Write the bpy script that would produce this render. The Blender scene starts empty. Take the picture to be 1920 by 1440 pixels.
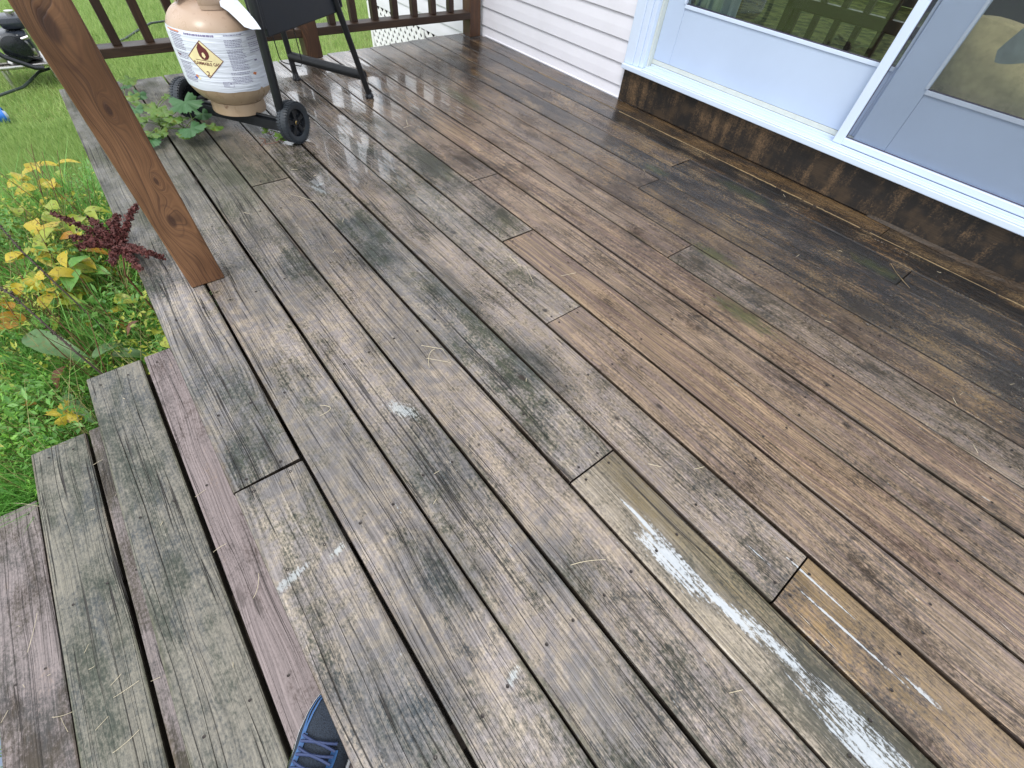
import bpy, bmesh, math, random
import numpy as np
from mathutils import Vector, Matrix
random.seed(7); rng = np.random.default_rng(7)
R = math.radians
scn = bpy.context.scene
COL = scn.collection

# ------------------------------------------------------------------ camera, world, sun, exposure
cd = bpy.data.cameras.new('camera'); cam = bpy.data.objects.new('camera', cd); COL.objects.link(cam)
cd.sensor_width = 36; cd.lens = 808.512/1920*36; cd.clip_start = 0.02; cd.clip_end = 600
CM = Matrix(((0.7815503060418878, 0.45230386686400514, -0.42965140654452544, 0.17251427),
             (-0.619848350325213, 0.6408263725750124, -0.4529123345764078, 0.0),
             (0.07047795204836918, 0.6202924892598777, 0.7811978533270885, 0.87423292),
             (0, 0, 0, 1)))
cam.matrix_world = CM
scn.camera = cam
w = bpy.data.worlds.new('World'); scn.world = w; w.use_nodes = True
wn = w.node_tree.nodes; wl = w.node_tree.links
bg = wn['Background']
SUN_EL, SUN_AZ = R(58), R(-150)      # direction towards the sun, azimuth measured from +X
sky = wn.new('ShaderNodeTexSky'); sky.sky_type = 'NISHITA'; sky.sun_disc = False
sky.sun_elevation = SUN_EL; sky.sun_rotation = R(90) - SUN_AZ
sky.air_density = 1.0; sky.dust_density = 2.0; sky.ozone_density = 1.5
tc = wn.new('ShaderNodeTexCoord')
cn = wn.new('ShaderNodeTexNoise'); cn.inputs['Scale'].default_value = 2.2; cn.inputs['Detail'].default_value = 6
wl.new(tc.outputs['Generated'], cn.inputs['Vector'])
cr = wn.new('ShaderNodeMapRange'); cr.inputs[1].default_value = .36; cr.inputs[2].default_value = .62
cr.inputs[3].default_value = .72; cr.inputs[4].default_value = 1.0
wl.new(cn.outputs['Fac'], cr.inputs[0])
cc = wn.new('ShaderNodeMix'); cc.data_type = 'RGBA'
cc.inputs[7].default_value = (10.2, 10.6, 11.2, 1)         # overcast layer in the sky texture's own units
wl.new(cr.outputs[0], cc.inputs[0]); wl.new(sky.outputs[0], cc.inputs[6])
wl.new(cc.outputs[2], bg.inputs['Color']); bg.inputs['Strength'].default_value = 0.1
sd = bpy.data.lights.new('sun', 'SUN'); sd.energy = 1.1; sd.angle = R(16); sd.color = (1, .96, .9)
sun = bpy.data.objects.new('sun', sd); COL.objects.link(sun)
sv = Vector((math.cos(SUN_EL)*math.cos(SUN_AZ), math.cos(SUN_EL)*math.sin(SUN_AZ), math.sin(SUN_EL)))
sun.rotation_euler = (-sv).to_track_quat('-Z', 'Y').to_euler()
vs = scn.view_settings; vs.view_transform = 'Standard'; vs.look = 'None'; vs.gamma = 1; vs.use_curve_mapping = False
vs.exposure = 0.82
scn.render.engine = 'CYCLES'; scn.cycles.max_bounces = 7; scn.cycles.transparent_max_bounces = 12

# ------------------------------------------------------------------ node helper
class NT:
    def __init__(s, name):
        s.m = bpy.data.materials.new(name); s.m.use_nodes = True
        s.n = s.m.node_tree.nodes; s.l = s.m.node_tree.links; s.b = s.n['Principled BSDF']
    def put(s, inp, v):
        if hasattr(v, 'links'): s.l.new(v, inp)
        elif isinstance(v, (tuple, list)) and len(v) == 3 and inp.type == 'RGBA': inp.default_value = (*v, 1)
        else: inp.default_value = v
    def M(s, op, a, b=0.0, c=0.0, clamp=False):
        n = s.n.new('ShaderNodeMath'); n.operation = op; n.use_clamp = clamp
        s.put(n.inputs[0], a); s.put(n.inputs[1], b); s.put(n.inputs[2], c); return n.outputs[0]
    def add(s, a, b): return s.M('ADD', a, b)
    def mul(s, a, b): return s.M('MULTIPLY', a, b)
    def sub(s, a, b): return s.M('SUBTRACT', a, b)
    def mx(s, a, b): return s.M('MAXIMUM', a, b)
    def V(s, op, a, b):
        n = s.n.new('ShaderNodeVectorMath'); n.operation = op; s.put(n.inputs[0], a); s.put(n.inputs[1], b); return n.outputs[0]
    def vlen(s, a):
        n = s.n.new('ShaderNodeVectorMath'); n.operation = 'LENGTH'; s.put(n.inputs[0], a); return n.outputs['Value']
    def xyz(s, v):
        n = s.n.new('ShaderNodeSeparateXYZ'); s.put(n.inputs[0], v); return n.outputs
    def cxyz(s, x, y, z):
        n = s.n.new('ShaderNodeCombineXYZ')
        for i, v in enumerate((x, y, z)): s.put(n.inputs[i], v)
        return n.outputs[0]
    def noise(s, v, sc=1.0, det=2.0, rough=.5, dist=0.0):
        n = s.n.new('ShaderNodeTexNoise'); s.put(n.inputs['Vector'], v); n.inputs['Scale'].default_value = sc
        n.inputs['Detail'].default_value = det; n.inputs['Roughness'].default_value = rough; n.inputs['Distortion'].default_value = dist
        return n.outputs['Fac']
    def vor(s, v, sc=1.0, feat='F1', rand=1.0):
        n = s.n.new('ShaderNodeTexVoronoi'); n.feature = feat; s.put(n.inputs['Vector'], v); n.inputs['Scale'].default_value = sc
        n.inputs['Randomness'].default_value = rand; return n.outputs
    def ss(s, v, a, b, lo=0.0, hi=1.0):
        n = s.n.new('ShaderNodeMapRange'); n.interpolation_type = 'SMOOTHSTEP'
        s.put(n.inputs[0], v)
        for i, x in enumerate((a, b, lo, hi)): s.put(n.inputs[i+1], x)
        return n.outputs[0]
    def lin(s, v, a, b, lo=0.0, hi=1.0):
        n = s.n.new('ShaderNodeMapRange'); s.put(n.inputs[0], v)
        for i, x in enumerate((a, b, lo, hi)): s.put(n.inputs[i+1], x)
        return n.outputs[0]
    def mix(s, f, a, b, mode='MIX'):
        n = s.n.new('ShaderNodeMix'); n.data_type = 'RGBA'; n.blend_type = mode
        s.put(n.inputs[0], f); s.put(n.inputs[6], a); s.put(n.inputs[7], b); return n.outputs[2]
    def fmix(s, f, a, b):
        n = s.n.new('ShaderNodeMix'); n.data_type = 'FLOAT'
        s.put(n.inputs[0], f); s.put(n.inputs[2], a); s.put(n.inputs[3], b); return n.outputs[0]
    def geo(s): return s.n.new('ShaderNodeNewGeometry').outputs
    def tex(s): return s.n.new('ShaderNodeTexCoord').outputs
    def oi(s): return s.n.new('ShaderNodeObjectInfo').outputs
    def bump(s, h, dist=.002, st=1.0, nrm=None):
        n = s.n.new('ShaderNodeBump'); s.put(n.inputs['Height'], h); n.inputs['Distance'].default_value = dist
        s.put(n.inputs['Strength'], st)
        if nrm: s.put(n.inputs['Normal'], nrm)
        return n.outputs[0]
    def out(s, col=None, rough=None, nrm=None, metal=None, spec=None):
        if col is not None: s.put(s.b.inputs['Base Color'], col)
        if rough is not None: s.put(s.b.inputs['Roughness'], rough)
        if nrm is not None: s.put(s.b.inputs['Normal'], nrm)
        if metal is not None: s.put(s.b.inputs['Metallic'], metal)
        if spec is not None: s.put(s.b.inputs['Specular IOR Level'], spec)
        return s.m
    def blob(s, P, cx, cy, rx, ry, rot=0):
        v = s.V('SUBTRACT', P, (cx, cy, 0.0))
        if rot:
            n = s.n.new('ShaderNodeVectorRotate'); n.rotation_type = 'Z_AXIS'; s.put(n.inputs['Vector'], v); n.inputs['Angle'].default_value = -rot; v = n.outputs[0]
        v = s.V('MULTIPLY', v, (1/rx, 1/ry, 0.0))
        return s.M('SUBTRACT', 1.0, s.vlen(v), clamp=False)

def simple(name, col, rough=.5, metal=0.0, var=.15, sc=30, bmp=0.0, spec=None):
    t = NT(name); P = t.tex()['Object']; n = t.noise(P, sc, 5, .6)
    f = t.lin(n, .3, .7, 1-var, 1+var)
    c = t.mix(1.0, col, t.cxyz(f, f, f), 'MULTIPLY')
    return t.out(c, t.lin(n, .3, .7, max(rough-.08, .02), rough+.08), t.bump(n, bmp) if bmp else None, metal, spec)

# ------------------------------------------------------------------ deck wood
def grain_core(t, u, y, seed):
    """u across the board in metres, y along it. Returns (height, tone, crack) of weathered wood."""
    warp = t.noise(t.cxyz(t.mul(u, 7.0), t.mul(y, 1.3), seed), 1.0, 2, .5)
    u2 = t.add(u, t.mul(t.sub(warp, .5), .09))
    fine = t.noise(t.cxyz(t.mul(u2, 420), t.mul(y, 7), seed), 1.0, 3, .6)
    mid = t.noise(t.cxyz(t.mul(u2, 130), t.mul(y, 2.2), seed), 1.0, 2, .55)
    ring = t.M('SINE', t.add(t.mul(u2, 820), t.mul(mid, 7)))
    uc = t.add(u, t.mul(t.sub(warp, .5), .045))
    ck = t.noise(t.cxyz(t.mul(uc, 88), t.mul(y, .85), t.add(seed, 5)), 1.0, 1.0, .4)
    cm = t.ss(t.noise(t.cxyz(t.mul(u, 30), t.mul(y, 2.0), t.add(seed, 9)), 1.0, 1, .5),   .36, .46)
    crack = t.mul(t.ss(t.M('ABSOLUTE', t.sub(ck, .5)), .003, .018, 1, 0), cm)
    return fine, mid, ring, crack, u2

def deck_wood(name='weathered_deck_wood', tread=False):
    t = NT(name); P = t.geo()['Position']; px, py, pz = t.xyz(P)[:3]
    O = t.tex()['Object']; ox, oy = t.xyz(O)[:2]
    oi = t.oi(); seed = t.mul(oi['Random'], 61.0); cr, cg, cb = (lambda o: (o[0], o[1], o[2]))(t.xyz(oi['Color']))
    fine, mid, ring, crack, u2 = grain_core(t, ox, py, seed)
    # knots
    kv = t.cxyz(t.mul(ox, 7.5), t.mul(py, 2.1), t.mul(seed, 3.1))
    kd = t.vor(kv, 1.0)['Distance']; knot = t.mul(t.ss(kd, .03, .07, 1, 0), .45)
    for bx in ((.910, 1.166, .016, .022), (.935, 1.033, .016, .024), (.912, .672, .012, .016), (.689, .51, .014, .02), (.919, .23, .010, .018), (.80, .27, .008, .014), (1.37, .0, .01, .02), (.10, 1.9, .01, .02), (1.28, -.1, .012, .02)):
        if not tread: knot = t.mx(knot, t.ss(t.blob(P, *bx), .15, .75, 0, .9))
    speck = t.noise(t.cxyz(t.mul(px, 210), t.mul(py, 120), seed), 1.0, 4, .72)
    speck2 = t.noise(P, 34, 5, .65)
    patch = t.noise(t.cxyz(t.mul(px, 6.5), t.mul(py, 4.0), 3.0), 1.0, 5, .62)
    big = t.noise(t.cxyz(t.mul(px, 2.4), t.mul(py, 1.7), 8.0), 1.0, 3, .55)
    patchb = t.noise(t.cxyz(t.mul(ox, 16), t.mul(py, 4.5), t.add(seed, 2.2)), 1.0, 4, .65)
    # light (bare) against dark (algae, mildew)
    f = t.add(t.add(t.mul(t.sub(patch, .5), 2.6), t.mul(t.sub(patchb, .5), 1.7)), t.mul(t.sub(speck, .5), 2.6))
    f = t.add(f, t.mul(t.sub(big, .48), 2.6))
    f = t.add(f, t.mul(t.sub(speck2, .5), 1.5))
    f = t.add(f, t.mul(t.sub(fine, .5), .7)); f = t.add(t.sub(f, t.mul(t.sub(cg, .5), .75)), .08)
    bare = t.ss(f, -.75, .75) if tread else t.ss(f, -.75, .65)
    lightgrey = t.mix(t.ss(speck2, .4, .6), (.45, .38, .30), (.325, .290, .280))
    if tread: lightgrey = t.mix(cr, (.215, .20, .160), (.22, .195, .195))
    lightbrown = t.mix(t.ss(mid, .42, .6), (.38, .26, .160), (.160, .104, .082))
    if tread: lightbrown = (.25, .205, .20)
    light = t.mix(cr, lightgrey, lightbrown)
    ochre = (.33, .21, .085)
    light = t.mix(t.mul(t.ss(t.add(t.add(t.mul(patchb, .6), t.mul(speck, .35)), t.add(t.mul(cb, .22), -.0)), .56, .72), t.lin(cb, 0, .5, .35, .9)), light, ochre)
    darkgrey = t.mix(t.ss(patchb, .4, .6), (.040, .050, .038), (.046, .056, .066))
    darkbrown = t.mix(t.ss(patchb, .4, .6), (.052, .030, .020), (.055, .047, .044))
    olive = (.078, .080, .034)
    dark = t.mix(cr, darkgrey, darkbrown)
    dark = t.mix(t.mul(t.mul(t.ss(cg, .5, 1.0), .85), t.ss(t.noise(t.cxyz(1.0, t.mul(py, 3.5), seed), 1.0, 3, .6), .35, .6)), dark, olive)
    col = t.mix(bare, dark, light)
    # grain tone
    gt = t.add(t.add(t.mul(t.sub(fine, .5), 1.5), t.mul(t.sub(mid, .5), 1.4)), t.mul(t.sub(speck, .5), .6))
    gt = t.add(gt, t.mul(ring, t.lin(cr, 0, 1, .08, .15)))
    if tread: gt = t.mul(gt, .55)
    if not tread: gt = t.add(gt, t.add(t.mul(t.sub(patch, .5), .8), t.mul(t.sub(t.noise(t.cxyz(t.mul(px, 18), t.mul(py, 5), 21.0), 1.0, 5, .7), .5), 1.3)))
    g = t.M('MAXIMUM', t.add(1.0, gt), .25)
    col = t.mix(1.0, col, t.cxyz(g, g, g), 'MULTIPLY')
    fl_ = t.mul(t.ss(py, 1.25, 1.9), t.ss(px, .75, .35))
    if not tread: col = t.mix(t.mul(fl_, t.ss(t.add(patch, t.mul(t.sub(speck, .5), .6)), .25, .85, 1.0, .5)), col, t.mix(1.0, (.078, .080, .054), t.cxyz(g, g, g), 'MULTIPLY'))
    # worn orange/green board edges
    edge = t.mul(t.ss(t.M('ABSOLUTE', ox), .060, .0675), t.ss(t.noise(t.cxyz(0.0, t.mul(py, 7), seed), 1.0, 3, .6), .35, .6))
    egc = t.mix(t.ss(t.noise(t.cxyz(1.0, t.mul(py, 2), seed), 1.0, 1, .6), .4, .55), (.17, .115, .075), (.085, .085, .045))
    col = t.mix(t.mul(edge, t.lin(cr, 0, 1, .5, .3)), col, egc)
    # wet, dirty strip by the house wall
    wallw = t.ss(t.add(px, t.mul(t.sub(patch, .5), 1.1)), 1.25, 1.90)
    spk = t.ss(t.add(t.add(t.mul(speck, .55), t.mul(patchb, .5)), t.mul(patch, .28)), .64, .80)
    wallcol = t.mix(spk, (.022, .021, .021), t.mix(t.ss(patch, .42, .6), (.17, .095, .040), (.22, .155, .085)))
    org = t.M('SUBTRACT', 1.0, oi['Alpha'])
    wallcol = t.mix(t.mul(org, t.ss(t.add(t.add(patchb, t.mul(patch, .6)), t.mul(t.sub(speck, .5), 1.2)), .66, .86)), wallcol, (.16, .095, .044))
    wallcol = t.mix(1.0, wallcol, t.cxyz(g, g, g), 'MULTIPLY')
    col = t.mix(t.mul(wallw, t.lin(cb, 0, 1, .15, 1.0)), col, wallcol)
    moss = None
    for bx in ((2.141, .758, .05, .17), (2.085, .167, .05, .13), (1.95, 1.10, .04, .1), (1.65, 2.2, .06, .3), (1.62, .55, .05, .12), (1.42, .3, .05, .18)):
        b = t.blob(P, *bx); moss = b if moss is None else t.mx(moss, b)
    moss = t.mul(t.ss(t.add(moss, t.mul(t.add(t.sub(speck2, .5), t.sub(speck, .5)), 2.0)), .15, .7), .6)
    col = t.mix(moss, col, (.055, .075, .020))
    # dark charcoal mildew clouds on the grey boards
    cl = None
    for bx in ((.30, 1.20, .17, .20), (.20, .62, .12, .28), (.10, .85, .12, .35), (.52, .78, .13, .22), (.62, 1.20, .13, .35), (.36, .42, .09, .16), (.25, .24, .10, .12), (.12, .12, .09, .14), (.45, .10, .07, .12), (.75, .55, .06, .15), (.03, .98, .07, .3), (.72, 1.0, .06, .3), (.35, -.1, .07, .12), (.50, 1.35, .08, .2)):
        b = t.blob(P, *bx); cl = b if cl is None else t.mx(cl, b)
    cl = t.ss(t.add(cl, t.add(t.mul(t.sub(patchb, .5), 1.8), t.add(t.mul(t.sub(speck, .5), 3.0), t.mul(t.sub(speck2, .5), 2.4)))), -.1, .75)
    if not tread: col = t.mix(t.mul(cl, .45), col, t.mix(1.0, (.042, .055, .062), t.cxyz(g, g, g), 'MULTIPLY'))
    gm = t.ss(t.add(t.blob(P, .657, -.30, .10, .9), t.mul(t.sub(speck, .5), 1.0)), -.2, .4)
    gm = t.mul(gm, t.ss(t.add(f, t.mul(t.sub(patchb, .5), 1.5)), -1.0, .5, .25, 1.0))
    gm = t.mul(gm, t.mul(t.ss(px, .585, .587), t.ss(px, .729, .727)))
    if not tread: col = t.mix(t.mul(gm, t.ss(py, .209, .211, .75, 0)), col, t.mix(1.0, t.mix(t.ss(t.add(px, t.add(t.mul(t.sub(patchb, .5), .10), t.mul(t.sub(speck, .5), .07))), .635, .695), (.40, .34, .255), (.165, .13, .062)), t.cxyz(g, g, g), 'MULTIPLY'))
    go = t.mul(t.mul(t.ss(px, .732, .734), t.ss(px, .874, .872)), t.ss(py, -.206, -.208))
    go = t.mul(go, t.ss(t.add(t.add(patchb, t.mul(t.sub(px, .81), 4.0)), t.mul(t.sub(speck, .5), .9)), .42, .68))
    if not tread: col = t.mix(t.mul(go, .7), col, t.mix(1.0, (.24, .165, .085), t.cxyz(g, g, g), 'MULTIPLY'))
    # knots and cracks
    col = t.mix(knot, col, (.035, .025, .02))
    col = t.mix(t.mul(crack, t.lin(cr, 0, 1, .95, .5)), col, (.018, .014, .012))
    # pale scuffs of old paint, plus a sky-reflection smear painted in further off
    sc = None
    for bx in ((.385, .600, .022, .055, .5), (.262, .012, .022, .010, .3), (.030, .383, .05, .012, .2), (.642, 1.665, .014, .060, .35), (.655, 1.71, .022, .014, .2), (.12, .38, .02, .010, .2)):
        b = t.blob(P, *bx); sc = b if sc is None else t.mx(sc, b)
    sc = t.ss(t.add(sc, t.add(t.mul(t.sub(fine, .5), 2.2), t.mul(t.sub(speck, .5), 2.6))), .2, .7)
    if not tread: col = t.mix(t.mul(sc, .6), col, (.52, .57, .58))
    # straight sawn scratches with pale wood
    # wetness and standing water
    lv = None
    for bx in ((.634, -.035, .034, .11, .10), (.650, -.15, .016, .12, .08), (.668, -.26, .018, .12, .05), (.658, -.43, .044, .17, -.04), (.650, .06, .006, .08, 0),
               (.80, -.33, .0035, .12, .03), (.835, -.24, .003, .07, 0), (.815, -.45, .006, .04, 0), (.79, -.13, .003, .06, 0),
               (.98, 2.42, .30, .42, 0), (1.20, 2.40, .22, .50, 0), (.90, 1.95, .24, .45, 0), (.92, 1.60, .07, .34, 0), (1.10, 2.85, .26, .25, 0), (.655, 1.75, .05, .12, 0), (.78, 1.8, .05, .25, 0), (1.35, 2.7, .2, .4, 0), (.95, 1.45, .12, .4, 0), (.72, 2.0, .1, .4, 0), (1.5, 2.4, .15, .5, 0)):
        b = t.blob(P, *bx); lv = b if lv is None else t.mx(lv, b)
    far = t.mul(t.ss(py, 1.5, 2.5), t.ss(px, .55, .95))
    lvl = t.add(t.M('MAXIMUM', lv, -.5), t.mul(t.sub(t.add(mid, t.mul(fine, .8)), .9), t.lin(py, .6, 1.2, -1.9, -2.6)))
    lvl = t.add(lvl, t.add(t.mul(t.sub(patchb, .5), 2.0), t.mul(t.sub(speck, .5), 1.8)))
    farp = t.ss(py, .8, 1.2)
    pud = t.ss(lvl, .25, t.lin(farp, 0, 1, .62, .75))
    wet = t.mx(t.mx(t.ss(t.add(lv, t.mul(patchb, .6)), -.25, .35), t.mul(far, t.ss(patch, .2, .5))), t.mul(t.mul(wallw, cb), .9))
    wet = t.mx(wet, t.mul(t.ss(t.add(patch, t.mul(big, .4)), .58, .80), .8))
    wet = t.mx(wet, t.ss(t.add(t.mul(patchb, .7), t.mul(cb, .5)), .50, .80))
    if tread: pud = 0.0; wet = t.ss(patchb, .4, .7, 0, .35)
    k = t.lin(wet, 0, 1, .92, .58) if not tread else .92
    col = t.mix(1.0, col, t.cxyz(k, k, k), 'MULTIPLY')
    rough = t.lin(wet, 0, 1, .42, t.lin(py, .8, 1.5, .17, .10))
    rough = t.add(rough, t.mul(t.sub(speck, .5), .25))
    if not tread: rough = t.add(rough, t.mul(fl_, .22))
    h = t.add(t.add(t.mul(fine, .9), t.mul(mid, .9)), t.add(t.mul(ring, .10), t.mul(speck, .5)))
    h = t.sub(h, t.mul(crack, 2.5)); h = t.sub(h, t.mul(knot, .4))
    bst = .75 if tread else t.mul(t.lin(wet, 0, 1, .75, .5), t.M('SUBTRACT', 1.0, t.mul(pud, t.lin(farp, 0, 1, 1.0, .72))))
    if not tread:
        rough = t.fmix(pud, rough, t.lin(farp, 0, 1, .04, .10)); t.put(t.b.inputs['Coat Weight'], t.mul(pud, .9)); t.b.inputs['Coat Roughness'].default_value = .03; t.b.inputs['Coat IOR'].default_value = 1.5
        nearp = t.mul(pud, t.ss(py, .6, .9, .6, 0)); col = t.mix(nearp, col, (.58, .63, .68))  # pale tint in the near puddles stands in for bright sky reflection
    nrm = t.bump(h, .0016, bst)
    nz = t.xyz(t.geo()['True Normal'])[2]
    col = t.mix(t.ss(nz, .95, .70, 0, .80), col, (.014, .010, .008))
    return t.out(col, t.M('MAXIMUM', rough, .03), nrm, spec=t.lin(wet, 0, 1, .26, .6) if not tread else .35)

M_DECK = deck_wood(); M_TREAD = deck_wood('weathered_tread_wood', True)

def post_wood(name, axis, tint=(1, 1, 1), dark=1.0):
    """stained brown timber, grain along the local axis"""
    t = NT(name); O = t.tex()['Object']; x, y, z = t.xyz(O)[:3]; seed = t.mul(t.oi()['Random'], 40)
    u, v = {'z': (t.add(x, t.mul(t.add(y, .045), .8)), z), 'x': (t.add(y, t.mul(z, .8)), x)}[axis]
    kn = None
    if name == 'stained_post_wood':
        for zz, xx, r in ((.200, -.001, .022), (.301, .015, .011), (.457, .004, .014), (.60, -.01, .034)):
            b = t.vlen(t.cxyz(t.mul(t.sub(u, xx), 1/r), t.mul(t.sub(v, zz), .45/r), 0.0))
            b = t.M('EXPONENT', t.mul(t.mul(b, b), -1.0)); kn = b if kn is None else t.add(kn, b)
    warp = t.noise(t.cxyz(t.mul(u, 9), t.mul(v, 2.2), seed), 1.0, 2, .5)
    u2 = t.add(u, t.mul(t.sub(warp, .5), .12))
    if kn is not None: u2 = t.add(u2, t.mul(kn, .032))
    r1 = t.noise(t.cxyz(t.mul(u2, 95), t.mul(v, 1.0), seed), 1.0, 2, .5)
    fine = t.noise(t.cxyz(t.mul(u2, 500), t.mul(v, 9), seed), 1.0, 3, .6)
    big = t.noise(t.cxyz(t.mul(u, 12), t.mul(v, 3), seed), 1.0, 3, .6)
    lines = t.ss(t.M('ABSOLUTE', t.sub(r1, .5)), .0, .05, 1, 0)
    c = t.mix(t.ss(big, .3, .7), (.085*dark, .036*dark, .015*dark), (.190*dark, .092*dark, .043*dark))
    c = t.mix(t.mul(lines, .6), c, (.038*dark, .014*dark, .009*dark))
    if kn is not None: c = t.mix(t.mul(t.ss(kn, .80, .95), .8), c, (.035, .012, .008)); c = t.mix(t.mul(t.ss(t.M('ABSOLUTE', t.sub(kn, .45)), .0, .10, 1, 0), .35), c, (.05, .018, .010))
    g = t.lin(fine, .3, .7, .72, 1.25); c = t.mix(1.0, c, t.cxyz(g, g, g), 'MULTIPLY')
    c = t.mix(1.0, c, tint, 'MULTIPLY')
    return t.out(c, t.lin(big, .3, .7, .38, .6), t.bump(t.add(t.mul(fine, .6), t.mul(lines, -.5)), .001, .6))
M_POST = post_wood('stained_post_wood', 'z'); M_RAILX = post_wood('stained_rail_wood', 'x', (.9, .95, .95), .26)
M_BAL = post_wood('stained_baluster_wood', 'z', (.95, .9, .9), .26); M_RPOST = post_wood('stained_rail_post_wood', 'z', (1, .95, .9), .55)

def kick_mat():
    t = NT('stained_kick_board'); P = t.geo()['Position']; x, y, z = t.xyz(P)[:3]
    big = t.noise(t.cxyz(t.mul(y, 4.0), t.mul(z, 3.5), 3.0), 1.0, 5, .65)
    st = t.noise(t.cxyz(t.mul(y, 30), t.mul(z, 2.0), 4.0), 1.0, 3, .6)
    sp = t.noise(P, 160, 4, .7); gr = t.noise(t.cxyz(t.mul(y, 8), t.mul(z, 300), 4.0), 1.0, 3, .6)
    f = t.add(t.add(t.mul(t.sub(big, .5), 2.6), t.mul(t.sub(st, .5), 1.6)), t.mul(t.sub(sp, .5), 1.8))
    c = t.mix(t.ss(f, -.15, 1.0), (.012, .010, .009), (.19, .118, .060))
    c = t.mix(t.ss(t.noise(P, 12, 3), .5, .7), c, (.045, .030, .018))
    g = t.lin(gr, .3, .7, .75, 1.25); c = t.mix(1.0, c, t.cxyz(g, g, g), 'MULTIPLY')
    return t.out(c, t.lin(sp, .3, .7, .35, .6), t.bump(t.add(sp, gr), .0008, .5))
M_KICK = kick_mat()
M_SIDING = simple('off_white_vinyl_siding', (.74, .74, .80), .45, var=.035, sc=5)
M_WHITE = simple('white_painted_trim', (.62, .72, .88), .35, var=.03, sc=6)
M_DOOR = simple('white_door_panel', (.48, .58, .75), .38, var=.03, sc=4)
M_DOOR2 = simple('grey_white_inner_door', (.46, .58, .78), .4, var=.03, sc=4)
M_STRIP = simple('cream_weather_strip', (.60, .64, .60), .5, var=.05)
M_GASKET = simple('dark_rubber_gasket', (.03, .02, .05), .5)
M_LATT = simple('white_lattice_plastic', (.80, .80, .82), .4, var=.04)
M_SOIL = None
M_BLACK = simple('black_powder_coat', (.007, .009, .012), .42, var=.25, sc=60, bmp=.0004)
M_PANEL = simple('black_grill_panel', (.008, .011, .017), .5, var=.35, sc=18)
M_RUBBER = simple('black_tyre_rubber', (.022, .028, .036), .5, var=.2)
M_PLASTIC = simple('black_wheel_plastic', (.010, .012, .016), .25, var=.2)
M_CHROME = simple('dull_steel', (.55, .53, .50), .3, 1.0, .2)
M_RED = simple('red_engine_paint', (.20, .01, .02), .4)
M_NAVY = simple('dark_navy_engine', (.02, .025, .035), .3)
M_HOSE = simple('dark_green_hose', (.03, .045, .04), .45)
M_STRAW = simple('pale_dry_straw', (.60, .52, .36), .6, var=.25)
M_INT = simple('dark_interior_wall', (.06, .06, .07), .7)
M_SHADE = simple('black_skirt_shade', (.02, .02, .025), .9)
M_SCREW = simple('rusty_screw_head', (.030, .024, .022), .45, .5, .3)
M_LUMBER = simple('damp_joist_lumber', (.07, .05, .035), .7, var=.3, sc=12)

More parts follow.
